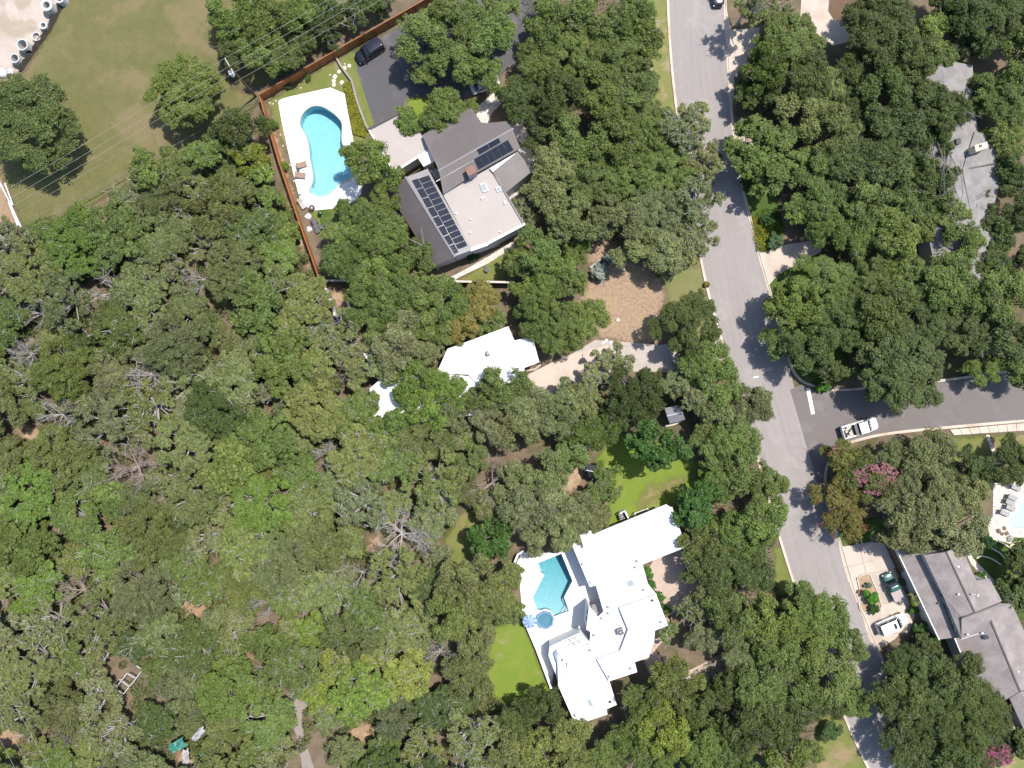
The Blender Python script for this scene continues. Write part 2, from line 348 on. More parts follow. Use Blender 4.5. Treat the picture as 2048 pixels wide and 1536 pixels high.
RW = smooth_open([(1336, -60), (1340, 60), (1347, 150), (1356, 225), (1372, 350), (1401, 504), (1414, 568), (1438, 655), (1468, 748), (1505, 870), (1540, 1000), (1569, 1100), (1591, 1170), (1640, 1300), (1694, 1442), (1739, 1536), (1775, 1610)], 1)
RE = smooth_open([(1446, -60), (1448, 26), (1454, 135), (1460, 234), (1479, 366), (1501, 450), (1514, 508), (1535, 575), (1568, 700), (1596, 800), (1625, 910), (1652, 1010), (1678, 1088), (1700, 1166), (1722, 1228), (1756, 1308), (1779, 1360), (1815, 1450), (1851, 1536), (1880, 1610)], 1)
ys = list(np.linspace(-60, 1610, 60))
road_m = asphalt('worn_asphalt', (.300, .272, .258), (.262, .236, .224), (.325, .297, .282), .55)
road2_m = asphalt('dark_asphalt', (.148, .13, .124), (.172, .152, .145), (.20, .178, .17), .5)
drive_m = asphalt('sealed_asphalt', (.082, .079, .082), (.102, .098, .101), (.165, .158, .16), .3)
uv_strip('road', [G(*p)[:2] for p in at_y(RW, ys)], [G(*p)[:2] for p in at_y(RE, ys)], road_m, .030, 'pale grey asphalt street running from top to bottom')
ST = [(1580, 779), (1602, 770), (1621, 775), (1648, 782), (1689, 784), (1780, 776), (1900, 763), (2048, 742), (2140, 730)]
SB = [(1640, 985), (1650, 930), (1665, 902), (1689, 886), (1711, 878), (1771, 864), (1894, 852), (2048, 839), (2140, 832)]
flat('road', ST + SB[::-1], road2_m, .034, 'dark asphalt side street joining from the right')
EDGE_L = [(1577, 745), (1590, 752), (1602, 770)]
kerb_m = mat('kerb_concrete', (.62, .52, .43), (.5, .42, .35), .7, 8, .85, .2, c=(.45, .36, .28), s3=.3)
conc_m = mat('driveway_concrete', (.55, .455, .38), (.48, .40, .335), .5, 7, .85, .15, c=(.43, .35, .29), s3=.2)
walk_m = mat('pale_concrete', (.55, .50, .45), (.47, .43, .39), .5, 7, .85, .15)
joint_m = mat('joint_sand', (.25, .2, .16))
def strip(pts, w0, w1):
    """offset band of a polyline (world xy): from w0 to w1 on its left side"""
    P = [Vector(p) for p in pts]; a = []; b = []
    for i in range(len(P)):
        d = (P[min(i + 1, len(P) - 1)] - P[max(i - 1, 0)]).normalized(); n = Vector((-d.y, d.x))
        a.append(tuple(P[i] + n * w0)); b.append(tuple(P[i] + n * w1))
    return a, b
def kerb(px, label, side=1, w=.4):
    pts = [G(*p)[:2] for p in smooth_open(px, 2)]; mb = MB(); a, b = strip(pts, 0, side * w)
    n = len(a); a2, b2 = strip(pts, side * .24, side * .26)
    vs = []
    for i in range(n):   # gutter pan, rounded kerb face, top, back
        vs += [(*a[i], .022), (*a[i], .036), (*a2[i], .045), (*b2[i], .14), (*b[i], .145), (*b[i], -.02)]
    fs = [(i * 6 + k, (i + 1) * 6 + k, (i + 1) * 6 + k + 1, i * 6 + k + 1) for i in range(n - 1) for k in range(5)]
    if side > 0: fs = [f[::-1] for f in fs]
    mb.add(vs, fs); o = mb.build('kerb', kerb_m); return tag(o, label, None, None, 'structure')
kerb(at_y(RW, np.linspace(-60, 1610, 40)), 'pale concrete kerb along the left side of the street', -1)
kerb(at_y(RE, np.linspace(-60, 715, 24)) + [(1584, 745), (1600, 764), (1621, 773), (1648, 781), (1689, 783), (1780, 775), (1900, 762), (2048, 741), (2140, 729)], 'pale kerb of the upper right street corner', 1)
kerb([(2140, 832), (2048, 839), (1894, 852), (1771, 864), (1711, 878), (1689, 886), (1665, 903), (1648, 935), (1646, 985), (1655, 1020)] + at_y(RE, np.linspace(1040, 1610, 24)), 'curved kerb of the lower right street corner', 1)
white_paint = mat('road_paint', (.78, .77, .75), (.6, .58, .56), 2, 12, .7)
flat('stop_line', z8([(115, 280), (144, 277), (182, 467), (155, 472)]), white_paint, .040, 'thick white stop line on the side street')
flat('road_marking', y6([(1562, 1252), (1608, 1244), (1612, 1256), (1566, 1265)]), white_paint, .036, 'short white dash on the main street')
flat('road_marking', z8([(75, 1088), (205, 1050), (208, 1059), (78, 1098)]), mat('faded_paint', (.5, .48, .47)), .036, 'faded pale line under the pink tree shadow')
mh = MB().lathe((*G(1548, 835)[:2], .031), [(.36, 0), (.36, .006), (.30, .008), (0, .008)], 18); tag(mh.build('manhole_cover', mat('cast_iron', (.2, .19, .18), rough=.6)), 'round manhole cover in the main street', 'manhole cover')

# driveways and paving
flat('driveway', [(713, 138), (716, 104), (800, 52), (860, 12), (960, -30), (1075, -30), (1068, 45), (1040, 115), (985, 168), (935, 195), (882, 204), (862, 196), (832, 192), (812, 197), (806, 214), (800, 222), (750, 250), (724, 172)], drive_m, .024, 'black sealed asphalt driveway with the parked dark vehicle')
flat('driveway', [(1085, 800), (1050, 752), (1130, 712), (1215, 690), (1240, 725), (1180, 780), (1140, 810)], conc_m, .024, 'pinkish concrete forecourt of the small white house')
flat('driveway', [(1120, 722), (1190, 680), (1250, 684), (1320, 690), (1450, 670), (1463, 715), (1350, 745), (1230, 742)], mat('gravel_drive', (.47, .41, .37), (.37, .32, .285), .6, 14, .95, .5), .016, 'grey gravel driveway below the tan lot')
flat('driveway', [(1513, 503), (1580, 488), (1650, 478), (1640, 505), (1590, 530), (1555, 550), (1535, 574)], conc_m, .026, 'pale concrete driveway right of the street')
flat('driveway', [(1604, -30), (1720, -30), (1738, 40), (1730, 75), (1665, 92), (1600, 40)], conc_m, .026, 'pale concrete driveway at the top right')
flat('pavement', [(1449, 0), (1462, 60), (1520, 55), (1505, 110), (1470, 150), (1462, 260), (1520, 260), (1500, 330), (1478, 350), (1461, 234), (1454, 135)], conc_m, .022, 'pale dusty strip beside the upper street')
flat('driveway', [(1310, 1115), (1290, 1150), (1330, 1210), (1345, 1260), (1310, 1300), (1330, 1330), (1380, 1340), (1440, 1310), (1480, 1330), (1640, 1290), (1660, 1330), (1490, 1380), (1400, 1370), (1300, 1350), (1270, 1280), (1340, 1230), (1400, 1200), (1420, 1120), (1380, 1090)], mat('pink_gravel', (.50, .39, .32), (.41, .32, .265), .6, 12, .95, .4), .018, 'pinkish gravel drive behind the white house')
soft_sheet('mulch_bed', z5([(605, -60), (605, 70), (640, 125), (700, 130), (800, 90), (900, -60)]), soft_mat('mulch', (.17, .11, .075), (.12, .08, .05), None, .3, .8, 8, .3, .3), .032, 'brown mulch bed inside the top right driveway', .3)
# concrete slabs of the driveway with the two vehicles
dv = [y8(q) for q in ([(600, 478), (735, 470), (818, 512), (848, 640), (652, 690)], [(825, 505), (930, 430), (1065, 440), (1118, 560), (855, 638)],
      [(655, 698), (848, 648), (874, 752), (790, 790), (700, 845)], [(858, 645), (1120, 568), (1180, 690), (1160, 700), (884, 750)],
      [(710, 856), (780, 800), (800, 905), (800, 1040), (815, 1100)], [(980, 752), (1150, 708), (1240, 890), (1060, 960), (1020, 850)],
      [(1066, 968), (1243, 897), (1300, 985), (1320, 1070), (1130, 1060), (1095, 1045)], [(1040, 1082), (1095, 1055), (1330, 1080), (1335, 1150), (1020, 1180)],
      [(836, 1160), (930, 1160), (1010, 1110), (1015, 1180), (1010, 1340), (890, 1370)], [(1022, 1190), (1333, 1158), (1330, 1220), (1285, 1290), (1230, 1360), (1018, 1342)],
      [(892, 1378), (1225, 1368), (1180, 1420), (1000, 1540), (965, 1540)])]
dr = thing('driveway', 'pale concrete slab driveway with two parked vehicles beside the street', None, G(1770, 1180, 0)); dr['kind'] = 'structure'
MB().slab([(*p, .020) for p in W2(y8([(605, 482), (930, 432), (1065, 442), (1330, 1080), (1335, 1210), (1230, 1360), (1000, 1538), (965, 1538), (836, 1200), (710, 850)]))], .02).build('joint_bed', mat('old_concrete', (.44, .365, .305), (.38, .315, .265), .5, 7, .85, .15), dr)
for q in dv:
    c = np.mean(q, axis=0); MB().slab([(*p, .045) for p in W2([tuple(c + (np.array(p) - c) * .996) for p in q])], .05).build('slab', conc_m, dr)
flat('pavement', y8([(1340, 1140), (1385, 1160), (1330, 1340), (1290, 1360), (1290, 1290), (1330, 1220)]), conc_m, .03, 'narrow concrete walk right of the white vehicle')
sw = thing('pavement', 'pale concrete sidewalk in slabs along the side street', None, G(1970, 860)); sw['kind'] = 'structure'
a, b = np.array(z8([(1165, 583), (1720, 533)])), np.array(z8([(1195, 622), (1720, 588)]))
for i in range(8):
    t0, t1 = i / 8 + .003, (i + 1) / 8 - .003
    q = [a[0] + (a[1] - a[0]) * t0, a[0] + (a[1] - a[0]) * t1, b[0] + (b[1] - b[0]) * t1, b[0] + (b[1] - b[0]) * t0]
    MB().slab([(*p, .15) for p in W2([tuple(x) for x in q])], .15).build('slab', kerb_m, sw)

# pool decks and pools
deckA_m = mat('white_deck', (.80, .79, .77), (.74, .73, .71), .6, 8, .8, .05)
coping_m = mat('tan_coping', (.62, .52, .45), (.52, .43, .37), 2, 12, .8)
tileC_m = mat('blue_plaster', (.34, .56, .66), (.27, .5, .62), 2, 9, .6)
plasterA = mat('ripple_light_plaster', (.46, .68, .72), (.37, .58, .64), 1.3, 3.5, .6)  # mottling paints rippling water light into the plaster colour
plasterC = mat('pebble_plaster', (.46, .58, .58), (.33, .47, .49), 3, 10, .6)
plasterE = mat('pale_plaster', (.62, .82, .84), (.58, .79, .82), .7, 5, .6)
deckA = smooth_closed(W2(z2([(452, 690), (470, 662), (560, 640), (888, 568), (930, 800), (980, 1050), (1030, 1200), (1000, 1330), (870, 1390), (625, 1412), (560, 1180)])), 1)
flat('pool_deck', deckA, deckA_m, .06, 'sunlit white deck around the kidney pool', holes=[POOL_A], th=.08, world=True)
deckC = W2(z7([(165, 478), (205, 398), (470, 404), (545, 330), (680, 560), (760, 760), (660, 900), (600, 1000), (420, 1040), (395, 1258), (380, 1240), (210, 790), (185, 560)]))
flat('terrace', deckC, deckA_m, .06, 'white terrace around the angular pool', holes=[POOL_C], th=.08, world=True)
flag_m, fnt, fp = new_mat('flagstones')
fP = wpos(fnt); vor = fnt.nodes.new('ShaderNodeTexVoronoi'); vor.inputs['Scale'].default_value = 1.9; fnt.links.new(fP, vor.inputs['Vector'])
ved = fnt.nodes.new('ShaderNodeTexVoronoi'); ved.feature = 'DISTANCE_TO_EDGE'; ved.inputs['Scale'].default_value = 1.9; fnt.links.new(fP, ved.inputs['Vector'])
sep = fnt.nodes.new('ShaderNodeSeparateColor'); fnt.links.new(vor.outputs['Color'], sep.inputs[0])
fc = mixc(fnt, sep.outputs[0], (.48, .40, .34), (.57, .52, .46)); fc = mixc(fnt, ramp(fnt, ved.outputs['Distance'], .0, .07), (.27, .22, .18), fc)
fnt.links.new(fc, fp.inputs['Base Color']); fp.inputs['Roughness'].default_value = .8
fb = fnt.nodes.new('ShaderNodeBump'); fb.inputs['Distance'].default_value = .03; fnt.links.new(ramp(fnt, ved.outputs['Distance'], 0, .08), fb.inputs['Height']); fnt.links.new(fb.outputs[0], fp.inputs['Normal'])
deckE = W2(q6([(340, 340), (560, 320), (800, 330), (1500, 300), (1500, 1140), (620, 1130), (600, 1230), (290, 1130), (250, 950), (330, 830)]))
flat('pool_deck', deckE, flag_m, .05, 'flagstone deck of the pool at the right edge', holes=[POOL_E], th=.06, world=True)
def pool(name, outline, label, floor_fn, plaster, water, coping=None, cw=.32, zt=.06):
    t = thing(name, label, 'pool', (*np.mean(outline, axis=0), 0.0)); n = len(outline)
    o = outline if area(outline) > 0 else outline[::-1]
    tri = fixt(tessellate_polygon([[Vector((*p, 0)) for p in o]]), o); mb = MB()
    zs = [floor_fn(p) for p in o]
    mb.add([(*p, zt) for p in o] + [(*p, z) for p, z in zip(o, zs)], [(i, n + i, n + (i + 1) % n, (i + 1) % n) for i in range(n)] + [tuple(n + i for i in tt) for tt in tri])
    mb.build('basin', plaster, t)
    c = np.mean(o, axis=0); big = [tuple(c + (np.array(p) - c) * 1.012) for p in o]
    MB().prism(big, -4.2, -.10, bottom=True).build('water', water, t)
    if coping:
        P = [Vector(p) for p in o]; inn = []; out = []
        for i in range(n):
            d0 = (P[i] - P[i - 1]).normalized(); d1 = (P[(i + 1) % n] - P[i]).normalized(); nn = Vector((d0.y + d1.y, -d0.x - d1.x)).normalized()
            k = 1 / max(.5, nn.dot(Vector((d1.y, -d1.x)))); inn.append(P[i] - nn * .03); out.append(P[i] + nn * cw * k)
        vs = [(*p, zt + .035) for p in inn] + [(*p, zt + .035) for p in out] + [(*p, zt - .03) for p in out] + [(*p, zt - .03) for p in inn]
        fs = []
        for k in range(4):
            for i in range(n): fs.append((k * n + i, k * n + (i + 1) % n, ((k + 1) % 4) * n + (i + 1) % n, ((k + 1) % 4) * n + i)[::-1])
        MB().add(vs, fs).build('coping', coping, t)
    return t
yA = [p[1] for p in POOL_A]
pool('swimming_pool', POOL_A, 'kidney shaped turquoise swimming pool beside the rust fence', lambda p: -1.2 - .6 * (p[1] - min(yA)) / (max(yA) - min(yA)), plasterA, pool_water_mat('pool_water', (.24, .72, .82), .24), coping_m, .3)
yC = [p[1] for p in POOL_C]
pC = pool('swimming_pool', POOL_C, 'angular teal swimming pool beside the white house', lambda p: -.75 - 1.9 * ((p[1] - min(yC)) / (max(yC) - min(yC))) ** 1.2, plasterC, pool_water_mat('pool_water_teal', (.14, .68, .74), .36), mat('white_coping', (.8, .79, .78)), .25)
for k, q in enumerate(([(835, 815), (905, 1012), (770, 1060), (845, 945), (800, 850)], [(838, 830), (903, 1010), (840, 1034), (880, 945)])):
    MB().prism(W2(pc(q)), -1.3, -.62 + .28 * k).build('step', mat('step_tile', (.55, .65, .72)), pC)
MB().prism(W2(pc([(410, 287), (440, 275), (495, 425), (455, 408)])), -1.5, -.3).build('tanning_ledge', mat('step_tile', (.55, .65, .72)), pC)
pool('swimming_pool', POOL_E, 'pale aqua swimming pool cut by the right edge', lambda p: -1.3, plasterE, pool_water_mat('pool_water_pale', (.3, .85, .95), .12), None, zt=.05)
# raised octagonal spa
sp = thing('spa', 'raised blue octagonal spa at the pool corner', 'hot tub', (*spa_c, 0)); n = 8
def ring(r, a0=10): return ngon(spa_c, r, 8, math.radians(a0))
vs = [(*p, -.3) for p in ring(SPA_R)] + [(*p, .38) for p in ring(SPA_R)] + [(*p, .38) for p in ring(SPA_R - .30)] + [(*p, .0) for p in ring(SPA_R - .30)]
MB().add(vs, [(k * 8 + i, k * 8 + (i + 1) % 8, (k + 1) * 8 + (i + 1) % 8, (k + 1) * 8 + i) for k in range(3) for i in range(8)]).build('wall', mat('spa_tile', (.17, .28, .42), (.14, .24, .38), 3, 12, .4), sp)
MB().prism(ring(SPA_R - .29), .0, .16).build('bench', mat('spa_seat', (.13, .25, .30), rough=.5), sp)
vs = [(*p, -.25) for p in ring(SPA_R - .62)] + [(*p, .12) for p in ring(SPA_R - .62)] + [(*p, .12) for p in ring(SPA_R - .30)]
MB().add([(*p, .165) for p in ngon(spa_c, .68, 24)] + [(*p, .175) for p in ngon(spa_c, .76, 24)], [(i, (i + 1) % 24, 24 + (i + 1) % 24, 24 + i)[::-1] for i in range(24)]).build('footwell_rim', mat('spa_dark', (.12, .26, .34)), sp)
MB().add([(*p, .165) for p in ring(SPA_R - .62)] + [(*p, .175) for p in ring(SPA_R - .54)], [(i, (i + 1) % 8, 8 + (i + 1) % 8, 8 + i)[::-1] for i in range(8)]).build('seat_edge', mat('spa_dark', (.12, .26, .34)), sp)
MB().prism(ring(SPA_R - .305), .18, .32, bottom=True).build('water', pool_water_mat('spa_water', (.3, .75, .85), .5), sp)

# ------------------------------------------------------------ houses
FOOT = []     # ground footprints (world xy) that trunks must keep out of
def slab(name, px, th, m, parent): return MB().slab(W(px), th).build(name, m, parent)
def walls(name, px, m, parent, drop=.12, inset=.25, z0=-.1):
    P = W(px)
    if area(P) < 0: P = P[::-1]
    c = np.mean([p[:2] for p in P], axis=0); n = len(P); A = np.array([p[:2] for p in P]); D = c - A
    A = A + D / np.linalg.norm(D, axis=1)[:, None] * inset; FOOT.append([tuple(x) for x in A])
    vs = [(*a, z0) for a in A] + [(*a, p[2] - drop) for a, p in zip(A, P)]
    return MB().add(vs, [(i, (i + 1) % n, n + (i + 1) % n, n + i) for i in range(n)]).build(name, m, parent)
def coping(name, px, m, parent, w=.22, hh=.22, closed=True):
    P = [Vector(p) for p in W(px)]; mb = MB(); k = len(P) if closed else len(P) - 1
    for i in range(k):
        a, b = P[i], P[(i + 1) % len(P)]; d = (b - a); L = d.length; mid = (a + b) / 2
        mb.box((mid.x, mid.y, mid.z + hh / 2 - .02 + .003 * (i % 3)), (L + w - .01 * (i % 2), w, hh), math.atan2(d.y, d.x))
    return mb.build(name, m, parent)
def ribs(name, a0, a1, b0, b1, step, m, parent, w=.045, hh=.03):
    a0, a1, b0, b1 = (Vector(G(*p)) for p in (a0, a1, b0, b1)); n = max(2, int((a1 - a0).length / step)); mb = MB()
    for i in range(n + 1):
        t = i / n; p = a0.lerp(a1, t); q = b0.lerp(b1, t); d = (q - p); up = Vector((0, 0, hh)); s = d.cross(Vector((0, 0, 1))).normalized() * (w / 2)
        mb.add([p - s, p + s, p + s + up, p - s + up, q - s, q + s, q + s + up, q - s + up], [(3, 2, 6, 7), (0, 3, 7, 4), (1, 5, 6, 2), (0, 1, 2, 3), (4, 7, 6, 5)])
    return mb.build(name, m, parent)
def window(c, wd, ht, ang, parent, frame_m, glass_m, depth=.08):
    """window facing direction ang on a wall"""
    f = MB(); n = Vector((math.cos(ang), math.sin(ang), 0)); t = Vector((-n.y, n.x, 0)); c = Vector(c)
    for sx in (-1, 1): f.box(c + t * (sx * wd / 2) + n * depth / 2, (depth, .08, ht + .08), ang)
    for sz in (-1, 1): f.box(c + Vector((0, 0, sz * ht / 2)) + n * (depth / 2 + .003), (depth, wd - .08, .08), ang)
    o = f.build('window', frame_m, parent); MB().box(c + n * .02, (.03, wd - .06, ht - .06), ang).build('pane', glass_m, o); return o
def vent(px, h, parent, r=.16, hh=.35, m=None, name='vent_pipe'):
    c = G(*px, h); return MB().lathe(c, [(r * .7, -.05), (r * .7, hh * .7), (r, hh * .72), (r, hh), (0, hh + .05)], 10).build(name, m or metal_m, parent)
def skylight(px, h, parent, frame_m, glass_m):
    P = W(px, h); o = MB().prism([p[:2] for p in P], h - .05, h + .22).build('skylight', frame_m, parent); c = np.mean([p[:2] for p in P], axis=0)
    MB().prism([tuple(c + (np.array(p[:2]) - c) * .78) for p in P], h + .1, h + .25).build('pane', glass_m, o); return o
glass_m, gnt, gp = new_mat('window_glass'); gp.inputs['Base Color'].default_value = (.03, .04, .045, 1); gp.inputs['Roughness'].default_value = .06; gp.inputs['Specular IOR Level'].default_value = .7
sky_m, snt, spp = new_mat('skylight_dome'); spp.inputs['Base Color'].default_value = (.22, .26, .27, 1); spp.inputs['Roughness'].default_value = .2
metal_m = mat('galvanised', (.30, .30, .30), (.24, .24, .24), 3, 12, .45, metal=.3)
white_m = mat('white_render', (.80, .79, .77), (.75, .74, .72), .6, 6, .8, .05)
cream_m = mat('cream_wall', (.62, .58, .48), (.56, .52, .43), .6, 6, .85, .1)
dark_m = mat('dark_trim', (.075, .07, .075), (.06, .055, .06), 2, 8, .6)
brown_metal = mat('brown_metal_roof', (.132, .112, .105), (.118, .10, .094), .4, 5, .5, spec=.4, c=(.147, .125, .117), s3=.15)
grey_cap = mat('grey_flashing', (.19, .175, .18), (.17, .155, .16), .6, 6, .45)
tan_roof = mat('tan_membrane', (.42, .375, .34), (.385, .34, .312), .35, 5, .9, .05, c=(.40, .35, .32), s3=.12)
def panel_mat():
    m, nt, p = new_mat('solar_cells'); uv = nt.nodes.new('ShaderNodeUVMap'); br = nt.nodes.new('ShaderNodeTexBrick'); nt.links.new(uv.outputs[0], br.inputs[0])
    br.offset = 0; br.inputs['Scale'].default_value = 1; br.inputs['Brick Width'].default_value = .16; br.inputs['Row Height'].default_value = .16; br.inputs['Mortar Size'].default_value = .010
    br.inputs['Color1'].default_value = (.008, .011, .022, 1); br.inputs['Color2'].default_value = (.011, .015, .028, 1); br.inputs['Mortar'].default_value = (.035, .04, .05, 1)
    nt.links.new(br.outputs[0], p.inputs['Base Color']); p.inputs['Roughness'].default_value = .45; p.inputs['Specular IOR Level'].default_value = .03; return m
solar_m = panel_mat(); alu_m = mat('aluminium', (.26, .265, .28), rough=.35, metal=.6)
def solar_row(quad, n, parent, lift=.10):
    """quad: four (u,v,h) a0 a1 (one long edge) b1 b0; n panels along it"""
    a0, a1, b1, b0 = (Vector(G(*p)) + Vector((0, 0, lift)) for p in quad)
    for i in range(n):
        g = .006; t0, t1 = i / n + g * .5, (i + 1) / n - g * .5
        c = [a0.lerp(a1, t0), a0.lerp(a1, t1), b0.lerp(b1, t1), b0.lerp(b1, t0)]
        if (c[1] - c[0]).cross(c[2] - c[0]).z < 0: c = c[::-1]
        nn = (c[1] - c[0]).cross(c[3] - c[0]).normalized() * .04
        fr = MB().add(c + [x - nn for x in c], [(4, 5, 1, 0), (5, 6, 2, 1), (6, 7, 3, 2), (7, 4, 0, 3), (3, 2, 1, 0)[::-1]]).build('solar_panel', alu_m, parent)
        mid = sum(c, Vector()) / 4; q = [mid + (x - mid) * .984 + nn * .12 for x in c]
        cell = MB().add(q, [(0, 1, 2, 3)]).build('cell_sheet', solar_m, fr); l = cell.data.uv_layers.new(name='UVMap'); lu = (q[1] - q[0]).length; lv = (q[3] - q[0]).length
        for k, uvv in enumerate(((0, 0), (lu, 0), (lu, lv), (0, lv))): l.data[k].uv = uvv

# --- house with brown metal roofs and solar panels
A = thing('house', 'house with brown metal roofs, tan flat roof and solar panels beside the kidney pool', 'house', G(930, 380))
F = z3([(752, 762, 4.6), (1092, 572, 4.6), (1120, 602, 4.6), (1347, 985, 4.6), (1068, 1132, 4.6), (965, 1168, 4.6)])
slab('flat_roof', F, .25, tan_roof, A); walls('wall', F, mat('grey_render', (.80, .79, .76), (.74, .73, .70), .6, 6, .85, .08), A, .12, .06)
coping('coping', F[2:4], grey_cap, A, closed=False); coping('coping', F[3:5], white_m, A, .35, .3, closed=False); coping('coping', F[4:6], white_m, A, .5, .4, closed=False)
Ww = z3([(482, 640, 5.6), (392, 692, 4.35), (378, 790, 3.6), (690, 1290, 3.6), (838, 1215, 5.6)])
We = z3([(482, 640, 5.6), (838, 1215, 5.6), (968, 1168, 4.95), (642, 576, 4.95)])
rw = slab('roof_slope', Ww, .15, brown_metal, A); re_ = slab('roof_slope', We, .15, grey_cap, A)
walls('wall', Ww, white_m, A, .2); walls('wall', We, white_m, A, .2)
q = z3([(482, 640, 5.6), (838, 1215, 5.6), (690, 1290, 3.6), (334, 715, 3.6)])
ribs('seam_ribs', z3([(495, 661, 5.6)])[0], q[1], z3([(385, 800, 3.65)])[0], q[2], .42, brown_metal, rw)
ribs('seam_ribs', We[0], We[1], We[3], We[2], .42, grey_cap, re_, .03, .03)
coping('ridge_cap', [q[0], q[1]], grey_cap, A, .3, .06, False)
solar_row(z3([(575, 648, 5.3), (862, 1172, 5.3), (936, 1140, 5.05), (650, 622, 5.05)]), 13, A)
solar_row(z3([(524, 660, 5.52), (830, 1212, 5.52), (872, 1192, 5.33), (570, 645, 5.33)]), 8, A)
N1 = z3([(725, 588, 6), (600, 330, 4.5), (960, 130, 4.5), (1040, 246, 5.25), (1215, 228, 5.65), (1262, 285, 6)])
N2 = z3([(725, 588, 6), (1262, 285, 6), (1318, 428, 5.2), (1010, 600, 5.2), (755, 760, 5.2)])
r1 = slab('roof_slope', N1, .15, brown_metal, A); r2 = slab('roof_slope', N2, .15, brown_metal, A); walls('wall', N1, white_m, A, .2); walls('wall', N2, white_m, A, .2)
ribs('seam_ribs', z3([(725, 588, 6)])[0], z3([(1020, 420, 6)])[0], z3([(605, 340, 4.55)])[0], z3([(940, 150, 4.55)])[0], .42, brown_metal, r1)
ribs('seam_ribs', z3([(1030, 416, 6)])[0], z3([(1262, 285, 6)])[0], z3([(975, 295, 5.1)])[0], z3([(1215, 235, 5.65)])[0], .42, brown_metal, r1)
ribs('seam_ribs', N2[0], N2[1], z3([(755, 755, 5.2)])[0], z3([(1318, 428, 5.2)])[0], .42, brown_metal, r2)
coping('ridge_cap', [N1[0], N1[5]], grey_cap, A, .3, .06, False)
coping('flashing', z3([(706, 668, 5.62), (976, 512, 5.62)]), mat('pale_flashing', (.6, .58, .57)), A, .12, .1, False)
solar_row(z3([(998, 440, 5.97), (1160, 350, 5.97), (1176, 385, 5.75), (1020, 474, 5.75)]), 2, A)
solar_row(z3([(978, 508, 5.71), (1228, 365, 5.71), (1272, 440, 5.26), (1015, 584, 5.26)]), 6, A)
L = z3([(1122, 602, 4.95), (1302, 452, 4.95), (1345, 505, 4.65), (1396, 602, 4.2), (1218, 746, 4.2)])
r3 = slab('roof_slope', L, .15, brown_metal, A); walls('wall', L, white_m, A, .2); ribs('seam_ribs', L[0], L[1], L[4], L[3], .42, brown_metal, r3)
slab('clerestory_roof', z3([(1094, 572, 5.02), (1300, 452, 5.02), (1118, 600, 5.02)]), .1, white_m, A)
Gf = z3([(210, 290, 3.7), (495, 142, 3.7), (655, 440, 3.7), (395, 604, 3.7)])
slab('flat_roof', Gf, .25, tan_roof, A); walls('wall', Gf, cream_m, A); coping('coping', Gf[:2], dark_m, A, .3, .25, False); coping('coping', [Gf[3], Gf[0]], white_m, A, .2, .2, False); coping('coping', Gf[2:4], white_m, A, .3, .25, False)
St = z3([(572, 500, 4.3), (655, 443, 4.3), (690, 520, 4.3), (612, 560, 4.3)]); slab('flat_roof', St, .2, white_m, A); walls('wall', St, cream_m, A)
slab('entry_roof', z3([(660, 590, 3.4), (720, 560, 3.4), (752, 622, 3.4), (700, 655, 3.4)]), .15, grey_cap, A)
ch = thing_ch = MB().prism(W2(z3([(918, 575), (978, 553), (1000, 600), (940, 626)]), 6.6), 4.4, 6.6).build('chimney', mat('stucco', (.45, .43, .42)), A)
MB().prism(W2(z3([(914, 573), (978, 550), (1003, 602), (938, 630)]), 6.7), 6.62, 6.76).build('chimney_cap', mat('rust_cap', (.26, .15, .11), (.2, .11, .08)), ch)
for p in ((851, 904), (956, 946), (952, 1045), (1172, 1037), (1208, 818), (1205, 830)): vent(z3([p])[0], 4.6, A, .14, .25, white_m)
skylight(z3([(1022, 690), (1062, 680), (1086, 740), (1046, 750)]), 4.6, A, white_m, sky_m); skylight(z3([(1138, 716), (1172, 706), (1184, 740), (1148, 748)]), 4.6, A, white_m, sky_m)
MB().box((*G(*z3([(1044, 790)])[0], 4.7)[:2], 4.7), (.55, .35, .3), .5).build('roof_hatch', white_m, A)
a = math.radians(-62)
for (x, y, h_, wd, ht) in ((1148, 1140, 2.6, .9, .22), (1118, 1154, 2.6, .25, .25)):
    c = G(*z3([(x, y)])[0], h_); window((c[0], c[1], h_), wd, ht, a, A, dark_m, glass_m, .06)
# rear brick terrace and concrete walk of that house
flat('patio', z3([(1300, 436), (1375, 400), (1470, 560), (1440, 640), (1395, 600), (1345, 500)]), walk_m, .03, 'pale concrete patio right of the metal roofed house')
flat('path', z3([(775, 1385), (960, 1290), (1180, 1160), (1260, 1110), (1285, 1140), (1080, 1270), (870, 1370), (830, 1400)]), flag_m, .03, 'cream flagstone walk below the metal roofed house')
flat('path', [(962, 245), (945, 222), (985, 188), (1000, 180), (1010, 200), (985, 225), (975, 246)], flag_m, .03, 'brick entry walk beside the metal roofed house')
flat('patio', z3([(1240, 250), (1330, 230), (1380, 330), (1330, 400), (1270, 320)]), flag_m, .028, 'dappled stone patio behind the metal roofed house')
flat('patio', z3([(1215, 760), (1380, 740), (1420, 930), (1370, 1010), (1345, 985)]), walk_m, .028, 'shaded concrete side walk right of the tan flat roof')

